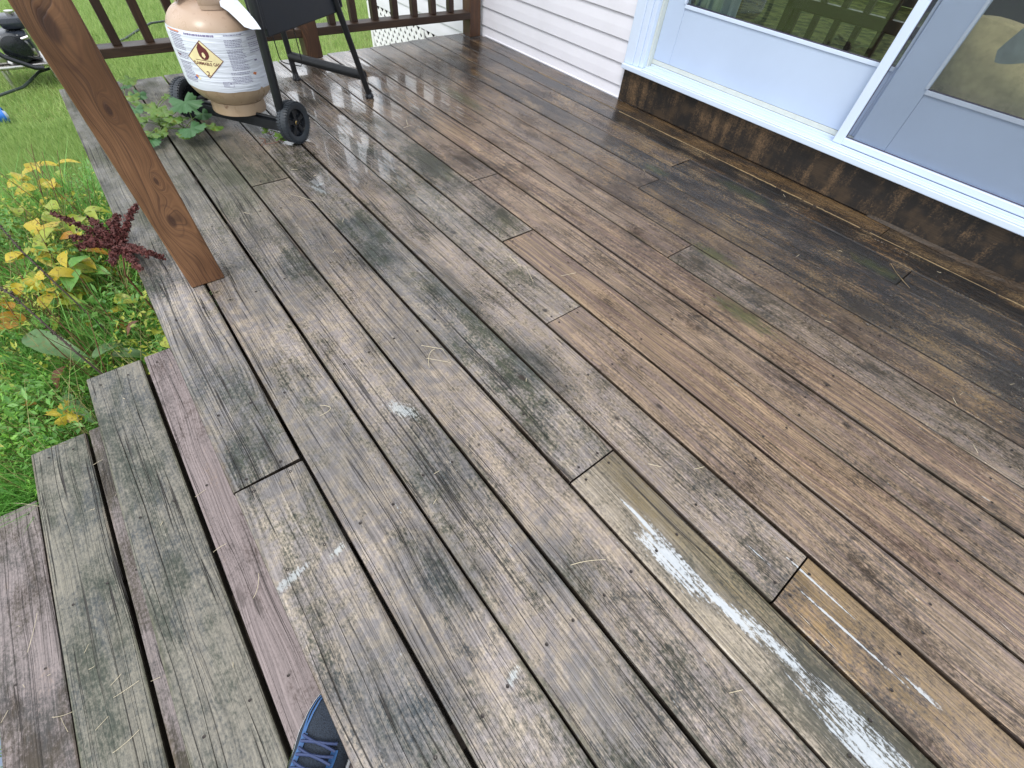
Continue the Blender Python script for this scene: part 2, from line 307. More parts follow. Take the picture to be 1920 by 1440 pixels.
# ------------------------------------------------------------------ object helpers
def link(o, parent=None):
    COL.objects.link(o)
    if parent is not None: o.parent = parent
    return o
def tag(o, label=None, cat=None, group=None, kind=None):
    for k, v in (('label', label), ('category', cat), ('group', group), ('kind', kind)):
        if v: o[k] = v
    return o
def empty(name, loc, label, cat, group=None, rz=0):
    o = bpy.data.objects.new(name, None); o.location = loc; o.rotation_euler = (0, 0, rz); o.empty_display_size = .1
    link(o); return tag(o, label, cat, group)
def mesh(name, V, F, mat, parent=None, loc=(0, 0, 0), smooth=False):
    me = bpy.data.meshes.new(name); me.from_pydata([tuple(v) for v in V], [], [tuple(f) for f in F])
    if mat: me.materials.append(mat)
    if smooth: me.polygons.foreach_set('use_smooth', [True]*len(me.polygons))
    me.update(); o = bpy.data.objects.new(name, me); o.location = loc
    return link(o, parent)
class MB:
    def __init__(s): s.v = []; s.f = []
    def grow(s, V, F):
        n = len(s.v); s.v += [tuple(v) for v in V]; s.f += [tuple(i+n for i in f) for f in F]; return s
    def box(s, x0, x1, y0, y1, z0, z1):
        return s.grow([(x, y, z) for z in (z0, z1) for y in (y0, y1) for x in (x0, x1)],
                      [(0, 2, 3, 1), (4, 5, 7, 6), (0, 1, 5, 4), (2, 6, 7, 3), (0, 4, 6, 2), (1, 3, 7, 5)])
    def bbox(s, x0, x1, y0, y1, z0, z1, b=.003):
        """box with bevelled edges"""
        bm = bmesh.new(); bmesh.ops.create_cube(bm, size=1)
        for v in bm.verts:
            v.co = Vector(((x0+x1)/2+v.co.x*(x1-x0), (y0+y1)/2+v.co.y*(y1-y0), (z0+z1)/2+v.co.z*(z1-z0)))
        bmesh.ops.bevel(bm, geom=bm.edges[:], offset=b, segments=2, affect='EDGES', profile=.5)
        bm.verts.index_update(); s.grow([v.co[:] for v in bm.verts], [[v.index for v in f.verts] for f in bm.faces]); bm.free(); return s
    def tube(s, pts, r, n=10, cap=True):
        pts = [Vector(p) for p in pts]; rr = r if isinstance(r, (list, tuple)) else [r]*len(pts)
        V = []; up = Vector((0, 0, 1)); prev = None
        for i, p in enumerate(pts):
            d = (pts[min(i+1, len(pts)-1)]-pts[max(i-1, 0)]).normalized()
            if prev is None:
                a = d.cross(up if abs(d.z) < .9 else Vector((1, 0, 0))).normalized()
            else: a = (prev - d*prev.dot(d)).normalized()
            prev = a; b = d.cross(a)
            V += [p+(a*math.cos(2*math.pi*k/n)+b*math.sin(2*math.pi*k/n))*rr[i] for k in range(n)]
        F = [(i*n+k, i*n+(k+1) % n, (i+1)*n+(k+1) % n, (i+1)*n+k) for i in range(len(pts)-1) for k in range(n)]
        if cap: F += [tuple(range(n-1, -1, -1)), tuple((len(pts)-1)*n+k for k in range(n))]
        return s.grow(V, F)
    def lathe(s, prof, c=(0, 0, 0), n=40, a0=0, a1=2*math.pi, M=None):
        full = abs(a1-a0-2*math.pi) < 1e-6; m = n if full else n+1
        V = []
        for i in range(m):
            a = a0+(a1-a0)*i/n
            for r, z in prof:
                v = Vector((r*math.cos(a), r*math.sin(a), z))
                if M is not None: v = M @ v
                V.append(v+Vector(c))
        k = len(prof); F = []
        for i in range(n):
            j = (i+1) % m
            for q in range(k-1): F.append((i*k+q, j*k+q, j*k+q+1, i*k+q+1))
        return s.grow(V, F)
    def build(s, name, mat, parent=None, loc=(0, 0, 0), smooth=False):
        L = Vector(loc); return mesh(name, [Vector(v)-L for v in s.v], s.f, mat, parent, loc, smooth)
def autosmooth(o, ang=40):
    me = o.data; bm = bmesh.new(); bm.from_mesh(me)
    bmesh.ops.recalc_face_normals(bm, faces=bm.faces[:])
    for e in bm.edges: e.smooth = not (len(e.link_faces) == 2 and e.calc_face_angle(0) > R(ang))
    for f in bm.faces: f.smooth = True
    bm.to_mesh(me); bm.free(); return o

# ------------------------------------------------------------------ deck
PT = .146
def plank(name, x0, x1, y0, y1, ztop, th, mat, parent, color, skew0=0, skew1=0, bow=.0012, alpha=1):
    r = .0045; wdt = (x1-x0)/2; n = 5
    prof = [(-wdt, -th), (-wdt, -r), (-wdt+r*.3, -r*.3), (-wdt+r, 0), (0, random.uniform(-.0012, .0008)), (wdt-r, 0), (wdt-r*.3, -r*.3), (wdt, -r), (wdt, -th)]
    V = []; F = []; k = len(prof); cy = (y0+y1)/2; cx = (x0+x1)/2; ph = random.uniform(0, 6)
    for i in range(n+1):
        tt = i/n; y = y0+(y1-y0)*tt
        b = bow*math.sin(ph+y*1.7)
        for (x, z) in prof:
            yy = y + (skew0*(x/wdt) if i == 0 else skew1*(x/wdt) if i == n else 0)
            V.append((x+b, yy-cy, z+.0008*math.sin(ph*2+y*2.3)))
    for i in range(n):
        for q in range(k):
            F.append((i*k+q, i*k+(q+1) % k, (i+1)*k+(q+1) % k, (i+1)*k+q))
    F.append(tuple(range(k-1, -1, -1))); F.append(tuple(n*k+q for q in range(k)))
    o = mesh(name, V, F, mat, parent, (cx, cy, ztop)); o.color = (*color, alpha)
    return o
deck = empty('wooden_deck', (0, 0, 0), 'wet weathered wooden deck of long grey and brown planks beside the white house', 'deck')
NEAR = -2.0
# index: list of (y_start_in_pitches or None, brown, green, wet) sections from near to far
# boundaries in pitch units
SEC = {
 0: [(-99, 4.2, .08, .66, .0), (4.2, 99, .02, .60, .0)],
 1: [(-99, 99, .15, .50, .0)],
 2: [(-99, 99, .20, .52, .0)],
 3: [(-99, 12.43, .30, .42, .05), (12.43, 99, .5, .66, .2)],
 4: [(-99, 1.46, .25, .62, .30), (1.46, 99, .12, .68, .1)],
 5: [(-99, -1.4, .80, .22, .60), (-1.4, 99, .38, .55, .1)],
 6: [(-99, 4.28, .80, .38, .0), (4.28, 99, .30, .76, .15)],
 7: [(-99, 7.03, .95, .30, .05), (7.03, 99, .40, .76, .1)],
 8: [(-99, 9.8, .85, .42, .0), (9.8, 99, .8, .45, .3)],
 9: [(-99, 99, .95, .34, .0)],
 10: [(-99, 4.36, .62, .60, .0), (4.36, 99, .88, .42, .05)],
 11: [(-99, 9.92, .9, .50, .5), (9.92, 99, .85, .45, .25)],
 12: [(-99, 7.05, .75, .58, .7), (7.05, 99, .85, .45, .35)],
 13: [(-99, 99, .85, .62, .80)],
 14: [(-99, .5, .9, .5, .95), (.5, 7.4, .9, .55, .95), (7.4, 99, .85, .45, .5)],
 15: [(-99, 99, .95, .6, 1.0)],
 16: [(-99, 1.7, .9, .4, .9, .8), (1.7, 99, .9, .2, .85, .35)],
}
edges = list(range(16))+[15.86, 16.78]
screws = MB()
def screw(x, y, z, r=.0032):
    a0 = random.random()*6
    V = [(x+r*math.cos(a0+k*math.pi/4), y+r*math.sin(a0+k*math.pi/4), z+.0006) for k in range(8)]+[(x, y, z-.0004)]
    screws.grow(V, [(k, (k+1) % 8, 8) for k in range(8)])
joists = [-1.62+.406*i for i in range(12)]
for k in range(17):
    g = .0054 if k < 10 else .0050 if k < 12 else .0034 if k == 12 else .0022
    xa, xb = edges[k]*PT, edges[k+1]*PT
    yfar = 3.125 + .10*min(1, max(0, (xb-1.2)/1.2)) + random.uniform(-.006, .006)
    for sec_ in SEC[k]:
        a, b, cr_, cg_, cb_ = sec_[:5]; al_ = sec_[5] if len(sec_) > 5 else 1
        y0 = max(NEAR, a*PT + (.002 if a > -50 else 0)); y1 = min(yfar, b*PT - (.002 if b < 50 else 0))
        sk1 = 0
        if k == 0 and b == 4.2: y1 -= .003; sk1 = -.003
        dz = random.uniform(-.0012, .0006)
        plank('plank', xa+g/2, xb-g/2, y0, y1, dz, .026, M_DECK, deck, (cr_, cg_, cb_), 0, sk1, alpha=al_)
        for jy in joists:
            if y0+.05 < jy < y1-.05:
                for fx in (.28, .74): screw(xa+(xb-xa)*fx+random.uniform(-.008, .008), jy+random.uniform(-.012, .012), dz+.0006)
        for e, s_ in ((y0, 1), (y1, -1)):
            if NEAR+.01 < e < 3.0:
                for fx in (.26, .76): screw(xa+(xb-xa)*fx+random.uniform(-.006, .006), e+s_*random.uniform(.012, .018), dz+.0006)
for jy in joists:
    MB().box(.02, 2.44, jy-.019, jy+.019, -.22, -.0285).build('joist', M_LUMBER, deck)
MB().box(.022, .058, NEAR, 3.10, -.225, -.0282).build('rim_joist', M_LUMBER, deck)
MB().box(.06, 2.42, 3.06, 3.10, -.225, -.0282).build('rim_joist', M_LUMBER, deck)
for sx, sy in ((.06, 2.97), (1.18, 2.9), (.06, 1.3)): MB().box(sx, sx+.09, sy, sy+.088, -.8, -.226).build('support_post', M_LUMBER, deck)

M_DIRT = simple('pale_packed_leaf_dirt', (.26, .19, .10), .8, var=.35, sc=90, bmp=.001)
m = MB(); yy = -1.2
while yy < 2.6:
    L = random.uniform(.03, .16); x0 = edges[16]*PT; wq = random.uniform(.0016, .0040)
    m.tube([(x0+random.uniform(-.0008, .0008), yy+L*q/4, -.0005+random.uniform(-.0003, .0006)) for q in range(5)], wq/2, 5); yy += L*random.choice((.9, .95, 1.0, 1.3))
for pts in (((2.062, .035), (2.087, .068), (2.118, .104), (2.16, .14)),):
    m.tube([(x, y, .001) for x, y in pts], [.0006, .0011, .0006, .0008][:len(pts)], 5)
V = []; F = []; nn_ = 40
for q in range(nn_+1):
    y_ = .35-1.5*q/nn_; w_ = .003+.030*min(1, q/14)*(1+.25*math.sin(q*1.9)+.15*math.sin(q*4.3)); V += [(2.4385-w_, y_, .0006), (2.4385-w_*.5, y_, .004+.004*math.sin(q*2.3)**2), (2.4385, y_, .012)]
F = [(3*q+e, 3*q+e+1, 3*q+e+4, 3*q+e+3) for q in range(nn_) for e in (0, 1)]
mesh('leaf_litter', V, F, simple('dark_wet_leaf_litter', (.035, .022, .012), .5, var=.6, sc=120, bmp=.004), deck)
o = m.build('packed_dirt', M_DIRT, deck); o['kind'] = 'stuff'

# ------------------------------------------------------------------ stairs
st = empty('deck_stairs', (0, 0, 0), 'three grey two-board wooden steps going down from the deck edge', 'stairs')
treads = [(-.253, -.1145, -.185, .05, .56), (-.1065, .032, -.185, 1., .22), (-.4985, -.3605, -.37, .0, .66), (-.3525, -.2145, -.37, .7, .66),
          (-.735, -.5985, -.556, .75, .66), (-.5915, -.4525, -.556, .5, .6)]
for x0, x1, z, a, b in treads:
    if x1 > .02: x1 = .02
    plank('tread_plank', x0, x1, NEAR, 1.345+random.uniform(-.004, .004), z, .026, M_TREAD, st, (a, b, 0))
    for jy in (1.30, .80, .30, -.2, -.7):
        for fx in (.25, .75): screw(x0+(x1-x0)*fx+random.uniform(-.01, .01), jy+random.uniform(-.01, .01), z+.0006, .003)
for jy in (1.28, .5, -.3, -1.1):
    m = MB(); m.box(-.23, .0215, jy-.019, jy+.019, -.74, -.2115); m.box(-.48, -.2305, jy-.019, jy+.019, -.74, -.3965); m.box(-.715, -.4805, jy-.019, jy+.019, -.74, -.5825)
    m.build('stringer', M_LUMBER, st)
s = screws.build('screw_heads', M_SCREW, deck); s['kind'] = 'stuff'

# ------------------------------------------------------------------ posts and railing
np_ = MB().bbox(-.045, .045, -.045, .045, 0, 2.5, .004)
o = np_.build('porch_post', M_POST); o.location = (.155, 1.367, .001)
tag(o, 'stout brown stained square post standing on the deck edge above the steps', 'post')
rail = empty('deck_railing', (1.2, 3.13, 0), 'brown wooden railing with square balusters along the far end of the deck', 'railing')
def rl(mb, name, mat, c):
    o = mb.build(name, mat, None, c); o.parent = rail; o.location = Vector(c)-Vector((1.2, 3.13, 0)); return o
for (x0, x1, y0, y1) in ((1.182, 1.272, 3.085, 3.175), (2.335, 2.425, 3.10, 3.19), (.12, .21, 3.085, 3.175)):
    rl(MB().bbox(x0, x1, y0, y1, -.0 if x0 < 0 else .001, 1.02, .004), 'post', M_RPOST, ((x0+x1)/2, (y0+y1)/2, 0))
for (x0, x1) in ((1.2725, 2.3345), (.2105, 1.1815)):
    rl(MB().bbox(x0, x1, 3.092, 3.181, .100, .138, .003), 'bottom_rail', M_RAILX, ((x0+x1)/2, 3.13, .12))
    rl(MB().bbox(x0, x1, 3.092, 3.181, .902, .94, .003), 'top_rail', M_RAILX, ((x0+x1)/2, 3.13, .92))
xs = [1.385+.1365*i for i in range(7)] + [1.14-.1372*i for i in range(7)]
for i, x in enumerate(xs):
    rl(MB().bbox(-.019, .019, -.019, .019, .1385, .9015, .002), 'baluster', M_BAL, (0, 0, 0)).location = (x-1.2, 3.137-3.13, 0) if False else (x-1.2, .012, 0)

# ------------------------------------------------------------------ house
house = empty('house', (2.6, 2.0, -.75), 'white clapboard house with off-white vinyl siding along the deck', 'house')
HO = Vector((2.6, 2.0, -.75))
def hp(mb, name, mat, loc=None, parent=None, smooth=False):
    o = mb.build(name, mat, None, (0, 0, 0), smooth); p = parent or house
    o.parent = p
    if p is house: o.location = -HO
    return o
def course(y0, y1, z, h=.1, x=2.462):
    # dutch-lap board: butt stands proud, face leans back to the top
    prof = [(x+.004, z), (x-.009, z), (x-.010, z+.002), (x-.0075, z+h*.45), (x-.001, z+h), (x+.012, z+h)]
    V = [(px, y, pz) for y in (y0, y1) for px, pz in prof]; k = len(prof)
    return V, [(i, i+1, k+i+1, k+i) for i in range(k-1)]+[tuple(range(k)), tuple(range(2*k-1, k-1, -1))]
Vc, Fc = course(1.796, 4.94, 0); me = bpy.data.meshes.new('siding_board'); me.from_pydata(Vc, [], Fc); me.materials.append(M_SIDING); me.update()
for i in range(29):
    o = bpy.data.objects.new('siding_board', me); link(o, house); o.location = Vector((0, 0, -.14+.1*i))-HO
Vc, Fc = course(-2.0, 1.795, 0); me2 = bpy.data.meshes.new('siding_board'); me2.from_pydata(Vc, [], Fc); me2.materials.append(M_SIDING); me2.update()
for i in range(23, 29):
    o = bpy.data.objects.new('siding_board', me2); link(o, house); o.location = Vector((0, 0, -.14+.1*i))-HO
hp(MB().bbox(2.4500, 2.4615, 1.797, 3.09, .0005, .008, .002), 'starter_strip', M_SIDING)
hp(MB().box(2.475, 2.60, 1.665, 4.93, -.14, 2.76), 'wall', M_SIDING)
hp(MB().box(2.475, 2.60, -2.0, 1.664, 2.16, 2.76), 'wall', M_SIDING)
hp(MB().box(2.475, 2.60, -2.0, 1.664, -.75, .14), 'wall', M_INT)
hp(MB().box(2.475, 6.5, 4.931, 4.98, -.14, 2.76), 'wall', M_SIDING)
hp(MB().bbox(2.445, 2.475, 4.941, 5.0, -.14, 2.76, .004), 'corner_trim', M_WHITE)
hp(MB().box(2.42, 6.6, -2.1, 4.95, 2.761, 2.85), 'roof', M_SIDING)
hp(MB().bbox(2.440, 2.474, -2.0, 1.785, .003, .152, .002), 'kick_board', M_KICK)
# lattice skirt below the siding
lat = MB()
z0, z1, ya, yb = -.78, -.145, 3.22, 4.93
def strip(p, q, wd, x, th):
    d = Vector((q[0]-p[0], q[1]-p[1])).normalized(); nn = Vector((-d.y, d.x))*wd/2
    pts = [(p[0]+nn.x, p[1]+nn.y), (q[0]+nn.x, q[1]+nn.y), (q[0]-nn.x, q[1]-nn.y), (p[0]-nn.x, p[1]-nn.y)]
    V = [(x, a, b) for a, b in pts]+[(x+th, a, b) for a, b in pts]
    lat.grow(V, [(0, 1, 2, 3), (7, 6, 5, 4), (0, 4, 5, 1), (1, 5, 6, 2), (2, 6, 7, 3), (3, 7, 4, 0)])
H = z1-z0; n = 0; y = ya-H
while y < yb:
    for sgn in (1, -1):
        if sgn == 1: a = Vector((y, z0)); b = Vector((y+H, z1))
        else: a = Vector((y, z1)); b = Vector((y+H, z0))
        if a.x < ya: b0 = (ya-a.x)/H; a = a+(b-a)*b0
        if b.x > yb: b0 = (yb-a.x)/(b.x-a.x) if b.x > a.x else 1; b = a+(b-a)*b0
        if (b-a).length > .03: strip(a, b, .030, 2.455 if sgn == 1 else 2.460, .0045)
    y += .078
o = hp(lat, 'lattice_slats', M_LATT); o['kind'] = 'stuff'
hp(MB().box(2.478, 2.482, 3.1, 4.93, -.8, -.145), 'skirt_shade', M_SHADE)  # black sheet standing in for the shade behind the lattice
hp(MB().bbox(2.448, 2.466, 4.90, 4.94, -.78, -.145, .002), 'lattice_frame', M_LATT)
hp(MB().bbox(2.448, 2.4535, 3.93, 3.955, -.78, -.145, .002), 'lattice_frame', M_LATT)

# ------------------------------------------------------------------ sliding patio door
door = empty('sliding_patio_door', (2.48, .6, .155), 'white sliding glass patio door with screen panel above the dark kick board', 'door')
DO = Vector((2.48, .6, .155))
def dp(mb, name, mat, parent=None, smooth=False):
    o = mb.build(name, mat, None, (0, 0, 0), smooth); o.parent = parent or door
    if parent is None: o.location = -DO
    return o
m = MB(); m.bbox(2.412, 2.60, -1.0, 1.792, .1535, .176, .003); dp(m, 'sill', M_WHITE)
m = MB()
for x0, x1, zt in ((2.4145, 2.428, .181), (2.434, 2.440, .183), (2.4475, 2.4515, .190), (2.4735, 2.4775, .190), (2.482, 2.488, .186), (2.492, 2.4985, .196)): m.bbox(x0, x1, -.95, 1.66, .1765, zt, .001)
dp(m, 'sill_track', M_WHITE)
m = MB()
m.bbox(2.428, 2.4745, 1.735, 1.794, .1765, 2.16, .004); m.bbox(2.434, 2.52, 1.700, 1.7345, .1765, 2.16, .003); m.bbox(2.442, 2.52, 1.674, 1.6995, .1765, 2.12, .003)
dp(m, 'jamb', M_WHITE)
dp(MB().bbox(2.470, 2.52, 1.664, 1.6735, .1765, 2.12, .001), 'weather_strip', M_STRIP)
m = MB(); m.bbox(2.428, 2.55, -1.0, 1.734, 2.162, 2.25, .004); m.bbox(2.434, 2.52, -.95, 1.73, 2.121, 2.1605, .003); dp(m, 'head_jamb', M_WHITE)
dp(MB().bbox(2.428, 2.55, -1.0, -.93, .1765, 2.16, .004), 'jamb', M_WHITE)
def glass_mat(name, tint, rough=.0, drops=False, refl=1.3):
    t = NT(name); t.n.remove(t.b); outn = [n for n in t.n if n.type == 'OUTPUT_MATERIAL'][0]
    tr = t.n.new('ShaderNodeBsdfTransparent'); tr.inputs[0].default_value = (*tint, 1)
    gl = t.n.new('ShaderNodeBsdfGlossy'); gl.inputs['Roughness'].default_value = rough
    fr = t.n.new('ShaderNodeFresnel'); fr.inputs[0].default_value = 1.62
    if drops:
        P = t.geo()['Position']; v = t.vor(P, 230)['Distance']; m_ = t.ss(t.noise(P, 9, 2), .52, .62)
        h = t.mul(t.ss(v, .05, .22, 1, 0), m_); b = t.bump(h, .0012, 1.0); t.put(gl.inputs['Normal'], b)
    mx = t.n.new('ShaderNodeMixShader'); t.l.new(t.M('MULTIPLY', fr.outputs[0], refl, clamp=True), mx.inputs[0]); t.l.new(tr.outputs[0], mx.inputs[1]); t.l.new(gl.outputs[0], mx.inputs[2])
    t.l.new(mx.outputs[0], outn.inputs[0]); return t.m
M_GLASS = glass_mat('window_glass', (.85, .9, .86), 0, True); M_GLASS2 = glass_mat('inner_window_glass', (.92, .94, .90), 0, False, .55)
def leaf_panel(name, x0, x1, ya, yb, z0, z1, ga, gb, gz, gzt, mat, gmat, lock):
    p = MB(); p.bbox(x0, x1, ya, ga, z0, z1, .002); p.bbox(x0, x1, gb, yb, z0, z1, .002)
    p.bbox(x0+.0008, x1-.001, ga+.0006, gb-.0006, z0, gz, .002); p.bbox(x0+.0008, x1-.001, ga+.0006, gb-.0006, gzt, z1, .002)
    o = dp(p, name, mat)
    b = MB(); b.bbox(x0-.004, x0-.0005, ga-.001, gb+.001, gz-.012, gz+.002, .001); b.bbox(x0-.004, x0-.0005, ga-.010, ga, gz+.003, gzt, .001); b.bbox(x0-.004, x0-.0005, gb, gb+.010, gz+.003, gzt, .001)
    q = b.build('glazing_bead', M_WHITE); q.parent = o
    g_ = MB(); g_.box(x0+.012, x0+.016, ga, gb, gz+.0005, gzt); q = g_.build('glass_pane', gmat); q.parent = o
    k_ = MB(); k_.box(x0+.002, x0+.011, ga+.001, gb-.001, gz+.0005, gz+.004); q = k_.build('gasket', M_GASKET); q.parent = o
    return o
d1 = leaf_panel('fixed_door_panel', 2.500, 2.535, .56, 1.663, .2160, 2.12, .595, 1.560, .452, 2.02, M_DOOR, M_GLASS, 0)
dp(MB().bbox(2.499, 2.53, .56, 1.663, .197, .2152, .001), 'bottom_strip', M_STRIP)
d2 = leaf_panel('sliding_door_panel', 2.476, 2.4985, -.93, .578, .190, 2.12, -.8, .452, .424, 2.02, M_DOOR2, M_GLASS2, 0)
p = MB(); p.bbox(2.446, 2.466, .602, .637, .191, 2.11, .003); p.bbox(2.448, 2.468, .6, .6035, .191, 2.11, .001)
p.bbox(2.4465, 2.4665, -.93, .6015, .1925, .218, .003); p.bbox(2.4465, 2.4665, -.93, .6015, 2.06, 2.11, .003)
so = dp(p, 'screen_frame', M_WHITE)
def screen_mat():
    t = NT('insect_screen_mesh'); t.n.remove(t.b); outn = [n for n in t.n if n.type == 'OUTPUT_MATERIAL'][0]
    tr = t.n.new('ShaderNodeBsdfTransparent'); df = t.n.new('ShaderNodeBsdfDiffuse'); df.inputs[0].default_value = (.10, .11, .13, 1)
    mx = t.n.new('ShaderNodeMixShader'); mx.inputs[0].default_value = .20
    t.l.new(tr.outputs[0], mx.inputs[1]); t.l.new(df.outputs[0], mx.inputs[2]); t.l.new(mx.outputs[0], outn.inputs[0]); return t.m
sm = MB(); sm.box(2.4560, 2.4566, -.93, .6015, .2185, 2.06); q = sm.build('insect_screen', screen_mat()); q.parent = so
sp = MB(); sp.tube([(2.4545, .5985, .2205), (2.4545, .5985, 2.05)], .0016, 6); sp.tube([(2.4545, .5985, .2205), (2.4545, -.92, .2205)], .0016, 6); q = sp.build('spline', M_GASKET); q.parent = so

# interior behind the glass; slats and green floor imitate reflections
t = NT('floor_lawn_reflection'); P = t.geo()['Position']; nn = t.noise(P, 14, 4, .6)
M_FLOOR_REFL = t.out(t.mix(t.ss(nn, .35, .65), (.04, .06, .02), (.24, .26, .08)), .9)  # green floor colour stands in for lawn reflected in the glass
o = MB().box(2.61, 6.4, -2.0, 4.84, .10, .165).build('room_floor', M_FLOOR_REFL); tag(o, kind='structure')
o = MB().box(6.41, 6.46, -2.0, 4.84, .166, .9).box(6.41, 6.46, -2.0, 4.84, 2.2, 2.7).build('unseen_room_wall', M_INT); tag(o, kind='structure')  # unseen back wall; opening at mid height added to light the room
M_REFL_SLAT = simple('dark_reflection_slat', (.03, .018, .012), .4)
ch = empty('reflection_slats', (2.98, .95, .165), 'added dark slats imitating a railing reflected in the left door glass', 'backdrop')  # slats added indoors to imitate a railing reflected in the glass
for i in range(7):
    MB().bbox(-.012, .012, -.3+.1*i-.014, -.3+.1*i+.014, .06, .85, .003).build('reflection_slat', M_REFL_SLAT, ch)
MB().bbox(-.02, .02, -.36, .36, .30, .345, .004).build('reflection_rail', M_REFL_SLAT, ch)
for yy in (-.34, .34): MB().bbox(-.02, .02, yy-.02, yy+.02, 0, .95, .004).build('leg', M_REFL_SLAT, ch)  # end posts of the added reflection slats
cu = MB(); V = []; F = []
for i in range(31):
    yy = 1.36+.26*i/30
    for z in (.17, 2.1): V.append((2.62+.018*math.sin(i*1.35), yy, z))
F = [(2*i, 2*i+2, 2*i+3, 2*i+1) for i in range(30)]
o = mesh('window_curtain', V, F, simple('white_curtain_cloth', (.62, .70, .74), .8, var=.08)); md = o.modifiers.new('s', 'SOLIDIFY'); md.thickness = .003
tag(o, 'pale blue-white curtain hanging at the left edge of the door glass', 'curtain')
def pillow(name, c, sx, sy, sz, mat, label, rot=(0, 0, 0)):
    V = []; F = []; n = 16
    for s_ in (1, -1):
        for i in range(n+1):
            for j in range(n+1):
                u, v = i/n*2-1, j/n*2-1
                h = (max(0, (1-u**4)*(1-v**4)))**.5
                k = 1-.10*(u*u*v*v)
                V.append((u*sx*k*(1-.06*(1-v*v)), v*sy*k*(1-.06*(1-u*u)), s_*sz*h*(1+.06*math.sin(5*u+3*v))))
    m_ = (n+1)**2
    for s_ in range(2):
        for i in range(n):
            for j in range(n):
                a = s_*m_+i*(n+1)+j; q_ = (a, a+1, a+n+2, a+n+1); F.append(q_ if s_ else q_[::-1])
    o = mesh(name, V, F, mat, None, c, True); o.rotation_euler = rot; return tag(o, label, 'cushion')
pillow('seat_cushion', (2.80, .30, .42), .19, .26, .10, simple('tan_cushion_cloth', (.92, .76, .46), .9, var=.2), 'rounded tan cushion inside behind the right door glass', (R(20), R(60), R(15)))
pillow('throw_pillow', (2.715, .27, .56), .12, .12, .045, simple('pale_blue_pillow_cloth', (.56, .62, .68), .9, var=.15), 'pale blue pillow lying against the tan cushion indoors', (R(10), R(55), R(40)))

# ------------------------------------------------------------------ gas grill cart
W1 = Vector((.731, 2.09, 0)); DV = Vector((.8365, .548, 0)); NV = Vector((-.548, .8365, 0))
gr = empty('gas_grill_cart', W1, 'black gas grill on tube legs with two small wheels standing by the far railing', 'grill')
def g(a, n_, z): return DV*a+NV*n_+Vector((0, 0, z))
def gp(mb, name, mat, parent=None): return autosmooth(mb.build(name, mat, parent or gr), 45)
for n_ in (0, .52):
    s_ = -1 if n_ == 0 else 1
    wm = MB(); c = g(0, n_, .078)
    M3 = Matrix((DV, Vector((0, 0, 1)), -NV*1.0 if s_ < 0 else NV)).transposed()
    ty = [(.050, -.016), (.062, -.022), (.071, -.021), (.0745, -.014), (.0755, 0), (.0745, .014), (.071, .021), (.062, .022), (.050, .016)]
    wm.lathe(ty, c, 48, M=M3)
    for i in range(44):       # tread lugs
        a = 2*math.pi*i/44
        for zz in (-.013, .013):
            pts = []
            for da in (-.035, .035):
                for rr in (.0725, .0775):
                    for z_ in (zz-.008, zz+.008):
                        pts.append(M3 @ Vector((rr*math.cos(a+da), rr*math.sin(a+da), z_))+c)
            wm.grow(pts, [(0, 1, 3, 2), (4, 6, 7, 5), (2, 3, 7, 6), (0, 4, 5, 1), (1, 5, 7, 3), (0, 2, 6, 4)])
    wo = gp(wm, 'wheel', M_RUBBER)
    rm = MB(); rm.lathe([(.053, .014), (.050, .015), (.046, .004), (.020, .002), (.018, .010), (.0, .011)], c, 40, M=M3); rm.lathe([(.053, -.014), (.02, -.006), (0, -.006)], c, 40, M=M3)
    gp(rm, 'rim', M_PLASTIC, wo)
    sk = MB()
    for i in range(5):
        a = 2*math.pi*i/5+.3; ca, sa = math.cos(a), math.sin(a); pts = []
        for rr, hw in ((.016, .006), (.047, .009)):
            for s2 in (-1, 1):
                for z_ in (.003, .0125): pts.append(M3 @ Vector((rr*ca-s2*hw*sa, rr*sa+s2*hw*ca, z_))+c)
        sk.grow(pts, [(0, 1, 3, 2), (4, 6, 7, 5), (1, 5, 7, 3), (0, 2, 6, 4), (0, 4, 5, 1), (2, 3, 7, 6)])
    gp(sk, 'spokes', M_BLACK, wo)
    hb = MB(); hb.lathe([(.008, .0135), (.006, .0165), (0, .0175)], c, 16, M=M3); gp(hb, 'hub_cap', simple('tiny_brass_cap', (.35, .25, .10), .4, .8), wo)
# axle bracket
m = MB(); m.grow([g(a, n_, z) for a in (-.02, .02) for n_ in (.028, .49) for z in (.036, .072)], [(0, 1, 3, 2), (4, 6, 7, 5), (0, 4, 5, 1), (2, 3, 7, 6), (1, 5, 7, 3), (0, 2, 6, 4)]); m.tube([g(0, -.02, .078), g(0, .54, .078)], .006, 10)
gp(m, 'axle_bracket', M_BLACK)
F1 = Vector((1.224, 2.413, 0))-W1; F2 = Vector((1.0, 2.80, 0))-W1
def leg(pts, r): return gp(MB().tube(pts, r, 16), 'leg', M_BLACK)
leg([g(-.022, .0, .95), g(-.028, .0, .47), g(-.045, .004, .20), g(-.030, .028, .08)], .0165)
leg([g(.20, .47, .79), g(.20, .47, .47), g(.20, .47, .105), g(.17, .475, .08), g(.0, .475, .078)], .0125)
l3 = leg([g(.44, .0, .95), g(.445, .0, .42), g(.463, .0, .366), F1+Vector((0, 0, .012))], .0135)
l4 = leg([F2+Vector((-.03, -.03, .95)), F2+Vector((-.01, -.01, .42)), F2+Vector((0, 0, .012))], .0135)
for l_, F_ in ((l3, F1), (l4, F2)):
    q = MB(); q.lathe([(0, .0), (.020, 0), (.022, .004), (.020, .012), (.0155, .018), (.0140, .034)], F_+Vector((0, 0, .001)), 20); gp(q, 'foot_cap', M_PLASTIC, l_)
m = MB(); m.tube([F2+Vector((0, 0, .105)), F1+Vector((-.012, -.006, .098))], .021, 14); gp(m, 'cross_tube', M_BLACK)
